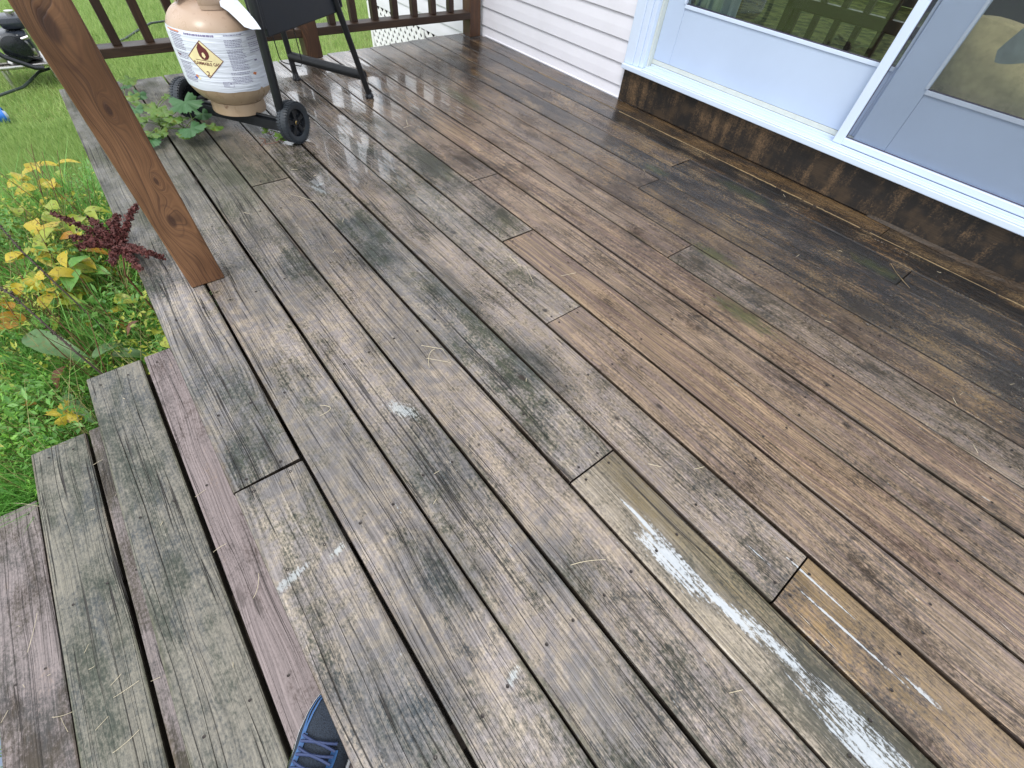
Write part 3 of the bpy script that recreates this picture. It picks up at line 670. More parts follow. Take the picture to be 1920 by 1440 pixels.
def slab(name, a0, a1, n0, n1, z0, z1, mat, sh=0, b=.004):
    m = MB(); m.bbox(a0, a1, n0, n1, z0, z1, b)
    m.v = [DV*v[0]+NV*v[1]+Vector((0, 0, v[2])) for v in m.v]
    o = m.build(name, mat, gr); return o
slab('side_panel', .008, .486, .004, .022, .36, .80, M_PANEL)
slab('panel_flange', -.012, .0075, .000, .05, .385, .80, M_PANEL)
slab('panel_flange', .4865, .500, .000, .05, .372, .80, M_PANEL)
slab('firebox', -.04, .56, .0, .44, .801, .95, M_PANEL, b=.02)
slab('lid', -.04, .56, .0, .44, .953, 1.12, M_PANEL, b=.06)
m = MB(); m.tube([Vector(p)-W1 for p in ((.857, 2.5, .36), (.861, 2.5, .19), (.866, 2.5, .172), (.882, 2.5, .163), (.945, 2.5, .145), (.957, 2.5, .155), (.957, 2.5, .36))], .0022, 8); gp(m, 'wire_rod', M_BLACK)
m = MB(); m.tube([Vector(p)-W1 for p in ((.66, 2.52, .50), (.74, 2.50, .475), (.80, 2.45, .475))], .008, 10); gp(m, 'gas_hose', M_BLACK)

# ------------------------------------------------------------------ propane tank
TC = Vector((.595, 2.335, .076)); TR = .157
t = NT('tan_tank_paint'); P = t.tex()['Object']; nn = t.noise(P, 22, 5, .65); n2 = t.noise(P, 5, 3, .6); z_ = t.xyz(P)[2]
cc_ = t.mix(t.ss(n2, .35, .65), (.36, .26, .165), (.43, .32, .22))
cc_ = t.mix(t.ss(nn, .60, .70), cc_, (.22, .13, .08)); cc_ = t.mix(t.mul(t.ss(z_, .24, .34), .7), cc_, (.50, .37, .29))
M_TANK = t.out(cc_, t.lin(nn, .3, .7, .22, .42), t.bump(nn, .0006, .3))
tk = empty('propane_tank', TC, 'tan propane tank with white flammable gas label standing on the grill cart', 'gas tank')
def tp(mb, name, mat, parent=None): return autosmooth(mb.build(name, mat, parent or tk), 40)
prof = [(.0, .028)]
for i in range(13):
    a = R(-90+90*i/12); prof.append((.03+(TR-.03)*math.cos(a), .128+.102*math.sin(a)))
prof += [(TR, .20), (TR, .255)]
for i in range(1, 15):
    a = R(90*i/14); prof.append((.03+(TR-.03)*math.cos(a), .262+.098*math.sin(a)))
prof += [(.0, .360)]
m = MB(); m.lathe(prof, (0, 0, 0), 72); tp(m, 'body', M_TANK)
m = MB(); m.lathe([(.100, 0), (.1025, .001), (.1035, .004), (.101, .042), (.0975, .042), (.099, .003), (.100, 0)], (0, 0, 0), 64); tp(m, 'foot_ring', M_TANK)
m = MB(); m.lathe([(.101, .358), (.1035, .356), (.107, .366), (.107, .470), (.104, .474), (.101, .470), (.101, .358)], (0, 0, 0), 64, R(-115), R(200))
m.lathe([(.101, .345), (.1035, .345), (.1035, .358), (.101, .358), (.101, .345)], (0, 0, 0), 20, R(-114), R(-40)); tp(m, 'collar', M_TANK)
m = MB(); m.lathe([(.0, .36), (.022, .36), (.022, .40), (.03, .40), (.03, .43), (0, .43)], (0, 0, 0), 20); tp(m, 'valve', simple('brass_valve', (.45, .30, .12), .35, 1.0))
t = NT('crinkled_white_label'); P = t.tex()['Object']; x_, y_, z_ = t.xyz(P)[:3]
cr1 = t.noise(t.cxyz(t.mul(t.add(x_, y_), 9), t.mul(z_, 110), 0.0), 1.0, 3, .6)
M_LABEL = t.out(t.mix(t.ss(cr1, .55, .75), (.66, .70, .78), (.50, .54, .64)), .38, t.bump(cr1, .005, .8))
def cyl(u, z, r): a = R(-100)+u/TR; return (r*math.cos(a), r*math.sin(a), z-TC.z)
def radius(z):
    """outer radius of the body at height z above the tank's base"""
    for (r0, z0_), (r1, z1_) in zip(prof, prof[1:]):
        if z0_ <= z <= z1_ and z1_ > z0_: return r0+(r1-r0)*(z-z0_)/(z1_-z0_)
    return TR
V = []; F = []; nu, nz = 90, 14; U0, U1, Z0, Z1 = -.30, .20, .180, .366
for i in range(nu+1):
    u = U0+(U1-U0)*i/nu
    zb = Z0 + .0012*math.sin(u*60) + (.006 if .105 < u < .112 else 0)
    for j in range(nz+1):
        z = zb+(Z1-zb)*j/nz; V.append(cyl(u, z, radius(z-TC.z)+.0012))
F = [(i*(nz+1)+j, (i+1)*(nz+1)+j, (i+1)*(nz+1)+j+1, i*(nz+1)+j+1) for i in range(nu) for j in range(nz)]
lab = mesh('label', V, F, M_LABEL, tk, (0, 0, 0), True)
def inkm(name, c): return simple(name, c, .45, var=.1)
INK = inkm('grey_violet_ink', (.20, .18, .30)); INKL = inkm('pale_grey_ink', (.27, .27, .38)); YEL = inkm('pale_yellow_diamond', (.80, .70, .40)); BRN = inkm('dark_red_brown_ink', (.12, .02, .025)); ORG = inkm('orange_ink', (.6, .2, .08)); BLU = inkm('blue_ink', (.08, .12, .40))
# print is laid out in (u, z) on the unrolled label, then wrapped
def wrap(name, polys, mat, dr, sub=.012):
    bm = bmesh.new()
    for p_ in polys:
        vs_ = [bm.verts.new((a, b, 0)) for a, b in p_]; bm.faces.new(vs_)
    bmesh.ops.triangulate(bm, faces=bm.faces[:])
    for _ in range(5):
        long = [e for e in bm.edges if e.calc_length() > sub]
        if not long: break
        bmesh.ops.subdivide_edges(bm, edges=long, cuts=1)
        bmesh.ops.triangulate(bm, faces=bm.faces[:])
    for v in bm.verts: v.co = Vector(cyl(v.co.x, v.co.y, radius(v.co.y-TC.z)+.0012+dr))
    me = bpy.data.meshes.new(name); bm.to_mesh(me); bm.free(); me.materials.append(mat)
    o = bpy.data.objects.new(name, me); return link(o, lab)
DT, DR_, DB, DL = (-.0650, .3445), (-.0070, .283), (-.073, .226), (-.1286, .2896)
cen = ((DT[0]+DB[0])/2, (DL[1]+DR_[1])/2)
def sc(p, k): return (cen[0]+(p[0]-cen[0])*k, cen[1]+(p[1]-cen[1])*k)
wrap('hazard_diamond', [[DT, DL, DB, DR_]], YEL, .0005)
brd = []
for a, b in ((DT, DR_), (DR_, DB), (DB, DL), (DL, DT)): brd.append([a, b, sc(b, .945), sc(a, .945)])
wrap('diamond_border', brd, BRN, .0009)
fl = [(0, -.30), (.16, -.26), (.27, -.12), (.28, .05), (.22, .22), (.20, .08), (.14, .00), (.15, .16), (.08, .34), (.085, .20), (.02, .30), (-.05, .52), (-.045, .36), (-.10, .28), (-.13, .40), (-.15, .22), (-.20, .16), (-.23, .26), (-.25, .06), (-.23, -.12), (-.14, -.26)]
fk = .066
wrap('flame_symbol', [[(cen[0]+.002+a*fk, cen[1]+.018+b*fk) for a, b in fl]], BRN, .0009, .008)
wrap('flame_highlight', [[(cen[0]+.002+a*fk, cen[1]+.018+b*fk) for a, b in ((0, -.22), (.08, -.14), (.07, -.02), (.02, .06), (.0, -.04), (-.06, .02), (-.09, -.12))]], YEL, .0012, .008)
wrap('flame_baseline', [[(-.100, .2850), (-.045, .2830), (-.045, .2812), (-.100, .2832)]], BRN, .0009)
def textpolys(s, u, z, size, rot=0.0, ext=1.0):
    cu_ = bpy.data.curves.new('text', 'FONT'); cu_.body = s; cu_.size = size; cu_.align_x = 'CENTER'; cu_.resolution_u = 2; cu_.offset = size*.022
    ob = bpy.data.objects.new('text', cu_); COL.objects.link(ob)
    dg = bpy.context.evaluated_depsgraph_get(); me = bpy.data.meshes.new_from_object(ob.evaluated_get(dg))
    out = [[(u+(me.vertices[i].co.x*math.cos(rot)-me.vertices[i].co.y*math.sin(rot))*ext, z+me.vertices[i].co.x*math.sin(rot)+me.vertices[i].co.y*math.cos(rot)) for i in p_.vertices] for p_ in me.polygons]
    bpy.data.objects.remove(ob); bpy.data.meshes.remove(me); bpy.data.curves.remove(cu_); return out
wrap('lettering', textpolys('FLAMMABLE GAS', -.0680, .2680, .0140, -.03, .84), BRN, .0009)
wrap('lettering', textpolys('2', -.0725, .2340, .022, -.03), BRN, .0009)
# illegible small print: rows of word-length dashes
def rows(u0, u1, z1, z0, dz, h, mat, name='small_print'):
    ps = []; z = z1
    while z > z0:
        u = u0; end = u1-random.random()*.012*(random.random() > .5)
        while u < end:
            L_ = min(random.uniform(.003, .011), end-u)
            if L_ > .001: ps.append([(u, z), (u+L_, z), (u+L_, z+h), (u, z+h)])
            u += L_+.0016
        z -= dz
        if random.random() < .12: z -= dz
    return wrap(name, ps, mat, .0006, .02)
rows(-.116, -.014, .3545, .351, .02, .0058, INK, 'heading_print')
rows(.018, .085, .3575, .352, .0075, .0028, INKL)
rows(.014, .078, .3440, .250, .0048, .0022, INKL)
rows(.004, .075, .2440, .206, .0048, .0022, INKL)
rows(-.185, -.128, .355, .20, .0055, .0024, INK)
rows(.10, .17, .345, .30, .0055, .0022, INKL)
wrap('warning_mark', [[(.108, .274), (.121, .274), (.121, .279), (.108, .279)]], INK, .0007)
wrap('warning_mark', [[(-.20, .358), (-.135, .358), (-.135, .362), (-.20, .362)]], ORG, .0007)
wrap('warning_mark', [[(.084, .236), (.096, .230), (.102, .238), (.090, .241)]], ORG, .0007)
wrap('warning_mark', [[(-.185, .292), (-.165, .288), (-.165, .284), (-.185, .288)]], BRN, .0007)
c0 = (-.121, .222)
for dx, dy, mt in ((0, .0065, ORG), (-.0065, 0, BLU), (.0065, 0, YEL)): wrap('fire_diamond', [[(c0[0]+dx, c0[1]+dy+.006), (c0[0]+dx-.006, c0[1]+dy), (c0[0]+dx, c0[1]+dy-.006), (c0[0]+dx+.006, c0[1]+dy)]], mt, .0007)
bx = []
for (a, b, c_, d_) in ((-.033, -.032, .2, .217), (-.015, -.014, .2, .217), (.001, .002, .2, .217), (-.033, .002, .216, .217), (-.033, .002, .2, .201), (-.011, -.003, .209, .213)): bx.append([(a, c_), (b, c_), (b, d_), (a, d_)])
for k_ in range(4): bx.append([(-.031, .2035+.003*k_), (-.017, .2035+.003*k_), (-.017, .2045+.003*k_), (-.031, .2045+.003*k_)])
wrap('boxed_symbols', bx, INK, .0007)
# loose torn flap of the label
fp = [(0.626, 2.24, 0.457), (0.671, 2.2, 0.458), (0.674, 2.1, 0.44), (0.675, 2.04, 0.426), (0.675, 2.0, 0.413), (0.653, 2.02, 0.407), (0.639, 2.06, 0.407), (0.635, 2.12, 0.416), (0.63, 2.18, 0.425), (0.617, 2.22, 0.433)]
bm = bmesh.new(); vs_ = [bm.verts.new(a) for a in fp]; bm.faces.new(vs_); bmesh.ops.triangulate(bm, faces=bm.faces[:])
for _ in range(3): bmesh.ops.subdivide_edges(bm, edges=bm.edges[:], cuts=1); bmesh.ops.triangulate(bm, faces=bm.faces[:])
for v in bm.verts: v.co.y += .006*math.sin(v.co.x*80+v.co.z*45); v.co = v.co-TC
me = bpy.data.meshes.new('label_flap'); bm.to_mesh(me); bm.free(); me.materials.append(M_LABEL)
o = bpy.data.objects.new('label_flap', me); link(o, tk); md = o.modifiers.new('s', 'SOLIDIFY'); md.thickness = .0012
tk.rotation_euler = (0, R(2.6), 0)

# ------------------------------------------------------------------ ground and lawn
t = NT('lawn_soil'); P = t.geo()['Position']; nn = t.noise(P, 5, 5, .6); n2 = t.noise(P, 60, 4, .6)
M_SOIL = t.out(t.mix(t.ss(nn, .35, .65), t.mix(n2, (.09, .12, .025), (.18, .22, .05)), t.mix(n2, (.10, .16, .03), (.20, .27, .06))), .9, t.bump(n2, .02, .6))
GZ = -.745
nx = 60; V = []; F = []
xs_ = np.concatenate([[-150, -60, -20, -8], np.linspace(-4, 8, 49), [12, 30, 80, 150]]); ys_ = np.concatenate([[-150, -60, -20, -8, -4], np.linspace(-2, 12, 57), [16, 30, 80, 150]])
for x in xs_:
    for y in ys_: V.append((x, y, GZ+.012*math.sin(x*2.1+1)*math.cos(y*1.7)))
ny = len(ys_)
F = [(i*ny+j, (i+1)*ny+j, (i+1)*ny+j+1, i*ny+j+1) for i in range(len(xs_)-1) for j in range(ny-1)]
tag(mesh('ground', V, F, M_SOIL, None, (0, 0, 0), True), kind='structure')

o = MB().box(-.73, 2.60, -2.4, 3.09, GZ-.01, GZ+.03).build('bare_soil', simple('dark_bare_soil', (.030, .024, .018), .95, var=.4, sc=25, bmp=.01)); tag(o, kind='structure')
def leafmat(name, c1, c2, spots=None, rough=.45, trans=.3, rnd=.25):
    t = NT(name); oi = t.oi(); P = t.geo()['Position']; nn = t.noise(P, 40, 3, .6); big = t.noise(P, 2.3, 3, .6)
    at = t.n.new('ShaderNodeAttribute'); at.attribute_name = 'tone'; tone = at.outputs['Fac']
    f = t.M('ADD', t.mul(nn, .5), t.mul(t.add(tone, t.mul(big, .6)), .45), clamp=True)
    c = t.mix(t.ss(f, .2, .85), c1, c2)
    if spots: c = t.mix(t.mul(t.ss(t.noise(P, 55, 3, .6), .58, .66), .8), c, spots)
    t.out(c, rough); outn = [n for n in t.n if n.type == 'OUTPUT_MATERIAL'][0]
    tl = t.n.new('ShaderNodeBsdfTranslucent'); t.put(tl.inputs[0], c); mx = t.n.new('ShaderNodeMixShader'); mx.inputs[0].default_value = trans
    t.l.new(t.b.outputs[0], mx.inputs[1]); t.l.new(tl.outputs[0], mx.inputs[2]); t.l.new(mx.outputs[0], outn.inputs[0]); return t.m
M_GRASS = leafmat('lawn_grass_blade', (.14, .28, .055), (.42, .55, .19), trans=.4)
M_LUSH = leafmat('lush_grass_blade', (.07, .25, .035), (.24, .54, .11))
M_COVER = leafmat('ground_cover_leaf', (.07, .25, .020), (.26, .54, .07))
M_YLEAF = leafmat('yellow_leaf', (.38, .28, .012), (.62, .50, .05), (.14, .05, .01))
M_YGLEAF = leafmat('yellow_green_leaf', (.16, .27, .02), (.42, .46, .06), (.14, .09, .01))
M_GLEAF = leafmat('green_leaf', (.055, .20, .03), (.17, .38, .07), (.14, .14, .03))
M_OLEAF = leafmat('orange_brown_leaf', (.30, .10, .015), (.48, .26, .02), (.10, .03, .01))
M_DLEAF = leafmat('dock_leaf', (.05, .13, .045), (.15, .27, .10), (.16, .18, .06))
M_VLEAF = leafmat('vine_leaf', (.035, .11, .035), (.08, .19, .075), None, .5)
M_VLEAF2 = leafmat('bright_vine_leaf', (.05, .13, .015), (.14, .24, .045), (.18, .17, .03), .35)
M_BRLEAF = leafmat('dead_brown_leaf', (.09, .035, .015), (.18, .07, .035))
M_SEED = leafmat('dark_red_seed', (.035, .010, .010), (.13, .035, .030), None, .7, .1)
M_STALK = leafmat('brown_green_stalk', (.16, .09, .04), (.36, .34, .14), None, .6, .1)
M_STEMR = simple('reddish_stem', (.16, .07, .04), .6); M_STEMG = simple('green_stem', (.14, .22, .05), .6); M_STEMD = simple('dark_dry_stem', (.045, .028, .022), .7)

def blades(name, X, Y, Z, h, wd, mat, lean=.5, segs=2):
    n = len(X); a = rng.uniform(0, 2*np.pi, n); ln = rng.uniform(.1, 1, n)*lean*h; la = rng.uniform(0, 2*np.pi, n)
    ca, sa = np.cos(a)*wd/2, np.sin(a)*wd/2; dx, dy = np.cos(la)*ln, np.sin(la)*ln
    if segs == 1:
        co = np.empty((n, 3, 3)); co[:, 0] = np.c_[X-ca, Y-sa, Z]; co[:, 1] = np.c_[X+ca, Y+sa, Z]; co[:, 2] = np.c_[X+dx, Y+dy, Z+h]; k = 3
        loops = np.arange(3*n); tot = np.full(n, 3)
    else:
        co = np.empty((n, 5, 3))
        co[:, 0] = np.c_[X-ca, Y-sa, Z]; co[:, 1] = np.c_[X+ca, Y+sa, Z]
        co[:, 2] = np.c_[X+ca*.8+dx*.35, Y+sa*.8+dy*.35, Z+h*.6]; co[:, 3] = np.c_[X-ca*.8+dx*.35, Y-sa*.8+dy*.35, Z+h*.6]; co[:, 4] = np.c_[X+dx, Y+dy, Z+h*.93]; k = 5
        b = (np.arange(n)*5)[:, None]; q = b+np.array([0, 1, 2, 3]); tr = b+np.array([3, 2, 4])
        loops = np.concatenate([q, tr], 1).ravel(); tot = np.tile([4, 3], n)
    me = bpy.data.meshes.new(name); me.vertices.add(n*k); me.vertices.foreach_set('co', co.ravel())
    me.loops.add(len(loops)); me.loops.foreach_set('vertex_index', loops.astype(np.int32))
    me.polygons.add(len(tot)); me.polygons.foreach_set('loop_start', np.concatenate([[0], np.cumsum(tot)[:-1]]).astype(np.int32)); me.polygons.foreach_set('loop_total', tot.astype(np.int32))
    me.materials.append(mat); at = me.attributes.new('tone', 'FLOAT', 'POINT'); at.data.foreach_set('value', np.repeat(rng.uniform(0, 1, n), k).astype(np.float32))
    me.update(calc_edges=True); me.validate(); o = bpy.data.objects.new(name, me); return link(o)
def uni(n, x0, x1, y0, y1): return rng.uniform(x0, x1, n), rng.uniform(y0, y1, n)
# mown lawn: dense where it is near, thinning out
parts = [uni(60000, -1.2, .25, 2.6, 5.0), uni(60000, -1.6, 1.2, 4.2, 9.5), uni(80000, .2, 5.2, 3.25, 10.0), uni(20000, -4, -1.2, 0, 9)]
X = np.concatenate([p[0] for p in parts]); Y = np.concatenate([p[1] for p in parts]); keep = ~((X > 2.46) & (Y < 4.95)) & ~((X > 0) & (Y < 3.1)); X, Y = X[keep], Y[keep]
Zg = GZ+.012*np.sin(X*2.1+1)*np.cos(Y*1.7)
far_ = Y > 4.6
o = blades('lawn_grass', X, Y, Zg, rng.uniform(.03, .075, len(X)), np.where(far_, .006, .0038), M_GRASS, .9, 1); tag(o, 'mown green lawn grass beyond the deck', 'grass', kind='stuff')
# rough long grass and ground cover along the deck
X, Y = uni(42000, -1.1, .03, 1.36, 3.3)
o = blades('long_grass', X, Y, np.full(len(X), GZ), rng.uniform(.08, .34, len(X)), .0035, M_LUSH, .9, 2); tag(o, 'long lush grass growing along the deck edge', 'grass', kind='stuff')
X, Y = uni(2600, -.62, -.02, 1.7, 3.3)
o = blades('arching_grass', X, Y, np.full(len(X), GZ), rng.uniform(.3, .5, len(X)), .006, M_LUSH, .75, 2); tag(o, 'tall bluish arching grass beside the far deck edge', 'grass', kind='stuff')
X, Y = uni(5000, -1.6, -.74, -.2, 1.4)
o = blades('verge_grass', X, Y, np.full(len(X), GZ), rng.uniform(.04, .12, len(X)), .004, M_GRASS, .9, 2); tag(o, 'short grass tufts beside the lowest step', 'grass', kind='stuff')
def leaflets(name, n, x0, x1, y0, y1, zf, size, mat):
    """small ovate leaflets, each four triangles"""
    cx, cy = uni(n//6, x0, x1, y0, y1); idx = rng.integers(0, len(cx), n); X = cx[idx]+rng.normal(0, .018, n); Y = cy[idx]+rng.normal(0, .018, n)
    ok = (X < .035) & ((Y > 1.352) | (X < -.76)); X, Y = X[ok], Y[ok]; n = len(X); Z = zf(X, Y)+rng.uniform(-.12, .04, n)
    a = rng.uniform(0, 2*np.pi, n); s = rng.uniform(.6, 1.3, n)*size; tilt = rng.normal(0, .45, n); t2 = rng.normal(0, .45, n)
    base = np.array([[0, 0, 0], [.45, .20, .06], [1, 0, -.05], [.45, -.20, .06], [.5, 0, -.03]])
    co = np.empty((n, 5, 3))
    for k in range(5):
        lx, ly, lz = base[k]*1.0; x = lx*s; y = ly*s; z = lz*s+x*tilt+y*t2
        co[:, k] = np.c_[X+x*np.cos(a)-y*np.sin(a), Y+x*np.sin(a)+y*np.cos(a), Z+z]
    b = (np.arange(n)*5)[:, None]; loops = np.concatenate([b+np.array(q) for q in ((0, 4, 1), (1, 4, 2), (2, 4, 3), (3, 4, 0))], 1).ravel(); tot = np.full(4*n, 3)
    me = bpy.data.meshes.new(name); me.vertices.add(n*5); me.vertices.foreach_set('co', co.ravel()); me.loops.add(len(loops)); me.loops.foreach_set('vertex_index', loops.astype(np.int32))
    me.polygons.add(len(tot)); me.polygons.foreach_set('loop_start', (np.arange(len(tot))*3).astype(np.int32)); me.polygons.foreach_set('loop_total', tot.astype(np.int32))
    me.materials.append(mat); at = me.attributes.new('tone', 'FLOAT', 'POINT'); at.data.foreach_set('value', np.repeat(rng.uniform(0, 1, n), 5).astype(np.float32)); me.update(calc_edges=True)
    return link(bpy.data.objects.new(name, me))
hf = lambda X, Y: -.57+.09*np.sin(X*9+Y*4)+.06*np.sin(Y*11-X*3)+.05*np.sin(X*41+1)*np.sin(Y*37)
o = leaflets('ground_cover', 42000, -1.05, .02, 1.36, 2.7, hf, .017, M_COVER); tag(o, 'bright green small-leaved ground cover between the weeds', 'ground cover', kind='stuff')
o = leaflets('yellowing_ground_cover', 7000, -.75, -.05, 1.9, 3.2, lambda X, Y: hf(X, Y)+.06, .022, M_YGLEAF); tag(o, 'yellowing small leaves scattered through the weeds', 'ground cover', kind='stuff')

o = leaflets('weed_foliage', 7000, -.72, .02, 1.40, 3.1, lambda X, Y: -.47+.10*np.sin(X*13+Y*5)+.06*np.sin(Y*17), .028, M_GLEAF); tag(o, 'loose mid-green foliage filling the weed patch', 'foliage', kind='stuff')
o = leaflets('pale_weed_foliage', 3500, -.72, .0, 1.50, 3.2, lambda X, Y: -.42+.10*np.sin(X*11-Y*6)+.06*np.sin(Y*19), .022, M_YGLEAF); tag(o, 'fine yellow-green foliage on thin stems in the weed patch', 'foliage', kind='stuff')
X, Y = uni(1500, -.75, -.02, 1.40, 3.1)
o = blades('thin_dry_stalks', X, Y, np.full(len(X), GZ), rng.uniform(.28, .62, len(X)), .0026, M_STALK, .45, 2); tag(o, 'thin brownish stalks tangled through the weed patch', 'stalks', kind='stuff')
# ------------------------------------------------------------------ leaves and weeds
def ovate(L=1.0, Wd=.55, curl=.18, fold=.12, seed=0, nl=8):
    rr = random.Random(seed); V = []; F = []
    for i in range(nl+1):
        tt = i/nl; hw = Wd/2*L*(math.sin(math.pi*tt**.75))**.9 if 0 < i < nl else .004*L
        hw *= 1+rr.uniform(-.10, .10)
        z = -curl*L*(tt-.35)**2*2+.0
        for s_ in (-1, -.5, 0, .5, 1):
            V.append((tt*L, s_*hw, z+abs(s_)*hw*fold*2+rr.uniform(-.012, .012)*L*abs(s_)))
    for i in range(nl):
        for j in range(4): a = i*5+j; F.append((a, a+5, a+6, a+1))
    return V, F
def lobed(Rr=1.0, seed=0):
    rr = random.Random(seed); V = [(0, 0, 0)]; F = []; n = 78; ring = []
    for k_ in (.45, 1.0):
        for i in range(n):
            a = 2*math.pi*(i+.5)/n-math.pi
            lob = .66+.34*abs(math.cos(2.5*a))**.8; rad = lob*(1-.0*abs(a))*(1+.085*math.sin(26*a+seed))
            if abs(a) > 2.7: rad *= .35+.65*(math.pi-abs(a))/.44
            rad *= k_*(1+rr.uniform(-.03, .03)*(k_ == 1.0))
            V.append((rad*math.cos(a)*Rr, rad*math.sin(a)*Rr, (.10*math.cos(5*a)*k_*k_-.12*k_*k_+rr.uniform(-.02, .02)*k_)*Rr))
    for i in range(n):
        j = (i+1) % n
        F.append((0, 1+i, 1+j)); F.append((1+i, 1+n+i, 1+n+j, 1+j))
    return V, F
LM = {}
def leafmesh(kind, var, mat):
    key = (kind, var, mat.name)
    if key not in LM:
        if kind == 'ovate': V, F = ovate(1, [.55, .62, .48][var % 3], [.25, .1, .4][var % 3], .15, var)
        elif kind == 'long': V, F = ovate(1, .30, .35, .18, var, 12)
        else: V, F = lobed(1, var)
        me = bpy.data.meshes.new('leaf'); me.from_pydata(V, [], F); me.materials.append(mat); me.polygons.foreach_set('use_smooth', [True]*len(me.polygons))
        at = me.attributes.new('tone', 'FLOAT', 'POINT'); at.data.foreach_set('value', [.5]*len(V)); me.update(); LM[key] = me
    return LM[key]
def put_leaf(parent, p, L, kind, mat, yaw=None, pitch=None, roll=None, var=None):
    o = bpy.data.objects.new('leaf', leafmesh(kind, random.randrange(4) if var is None else var, mat)); link(o, parent)
    o.location = Vector(p)-(parent.location if parent else Vector()); o.scale = (L, L, L)
    o.rotation_euler = (random.uniform(-.5, .5) if roll is None else roll, random.uniform(-.2, .5) if pitch is None else pitch, random.uniform(0, 6.28) if yaw is None else yaw)
    return o
LV = [(-0.398, 3.307, -0.4, 0), (-0.313, 3.146, -0.38, 0), (-0.278, 3.049, -0.36, 0), (-0.395, 2.812, -0.35, 1), (-0.34, 2.437, -0.3, 1), (-0.257, 2.295, -0.3, 0), (-0.261, 2.467, -0.28, 1), (-0.299, 2.481, -0.3, 0), (-0.168, 2.472, -0.25, 1), (-0.193, 2.367, -0.3, 3), (-0.434, 2.373, -0.33, 0), (-0.343, 2.121, -0.35, 0), (-0.299, 3.617, -0.45, 0), (-0.345, 3.425, -0.42, 0), (-0.263, 2.204, -0.32, 2), (-0.294, 2.168, -0.35, 2), (-0.302, 2.068, -0.4, 1), (-0.19, 2.033, -0.4, 3), (-0.429, 2.277, -0.35, 0), (-0.503, 2.166, -0.4, 3), (-0.327, 2.165, -0.3, 1), (-0.354, 2.142, -0.4, 1), (-0.08, 1.596, -0.3, 1), (-0.418, 2.57, -0.4, 2), (-0.467, 2.797, -0.4, 1), (-0.179, 2.671, -0.4, 2), (-0.249, 2.778, -0.35, 1), (-0.332, 2.622, -0.3, 0), (-0.483, 2.258, -0.38, 1), (-0.223, 2.296, -0.45, 2), (-0.174, 2.012, -0.45, 2), (-0.471, 2.136, -0.45, 2)]
MK = {0: M_YLEAF, 1: M_YGLEAF, 2: M_GLEAF, 3: M_OLEAF}
bases = [((-.34, 3.2, GZ), 'tall weed with small yellow leaves in the grass furthest from the steps'), ((-.40, 2.62, GZ), 'yellow-leaved weed leaning in the middle of the weed patch'),
         ((-.22, 2.42, GZ), 'yellow-green broad-leaved weed close behind the dark red seed head'), ((-.42, 2.18, GZ), 'weed with yellow and orange leaves between the dark dry stalks'), ((-.25, 2.08, GZ), 'green and yellow weed under the dark red seed head'), ((-.08, 1.60, GZ), 'low green weed tucked between deck edge and top step')]
wr = [empty('broadleaf_weed', b, lb, 'weed', 'broad-leaved weeds beside the deck') for b, lb in bases]
acc = [[] for _ in wr]
for (x, y, z, k) in LV:
    p = Vector((x, y, z)); i = min(range(len(wr)), key=lambda q: (wr[q].location.xy-p.xy).length); acc[i].append((p, k))
for wi, ls in zip(wr, acc):
    sm_ = MB()
    for p, k in ls:
        for q in range(4):
            pp = p+Vector((random.uniform(-.03, .03), random.uniform(-.03, .03), random.uniform(-.05, .0)))*q
            put_leaf(wi, pp, random.uniform(.065, .125), 'ovate', MK[k if random.random() < .75 else random.choice((0, 1, 2))])
            mid_ = (wi.location+pp)/2+Vector((random.uniform(-.04, .04), random.uniform(-.04, .04), .05))
            sm_.tube([Vector((0, 0, 0)), mid_-wi.location, pp-wi.location], [.0028, .002, .001], 5)
    if not ls: sm_.tube([Vector((0, 0, 0)), Vector((0, 0, .3))], .002, 5)
    sm_.build('stem', random.choice((M_STEMR, M_STEMG)), wi)
# dock plants: long wavy leaves near the ground
for i, (b, pts, lb) in enumerate((((-.36, 1.80, GZ), [((-.47, 1.94, -.36), .26, -.95), ((-.30, 1.70, -.38), .13, .5), ((-.42, 1.62, -.42), .16, -1.3)], 'big long-leaved green dock plant left of the deck corner'),
                          ((-.24, 1.62, GZ), [((-.26, 1.74, -.42), .14, -.5), ((-.20, 1.56, -.46), .12, .8), ((-.30, 1.50, -.5), .13, 2.2)], 'smaller dock plant with green leaves by the steps'))):
    e = empty('dock_plant', b, lb, 'weed', 'dock plants beside the steps'); sm_ = MB()
    for p, L, yaw in pts:
        put_leaf(e, p, L, 'long', M_DLEAF, yaw, .15, .2); sm_.tube([(0, 0, 0), (Vector(p)-Vector(b))*.5+Vector((0, 0, .06)), Vector(p)-Vector(b)], [.004, .003, .002], 6)
    sm_.build('stem', M_STEMG, e)
for p, m_, L, lb in (((-.422, 1.533, -.43), M_YLEAF, .05, 'bright yellow fallen leaf lying on the green ground cover'), ((-.54, 1.685, -.44), M_OLEAF, .05, 'small curled orange leaf in the ground cover at the left'),
                     ((-.395, 1.759, -.42), M_BRLEAF, .09, 'curled dead brown leaf below the long dock leaf'), ((-.111, 1.70, -.30), M_BRLEAF, .065, 'reddish brown dead leaf against the deck edge')):
    o = put_leaf(None, p, L, 'lobed' if m_ is M_YLEAF else 'ovate', m_, None, .2, .3); o.name = 'fallen_leaf'; tag(o, lb, 'leaf')
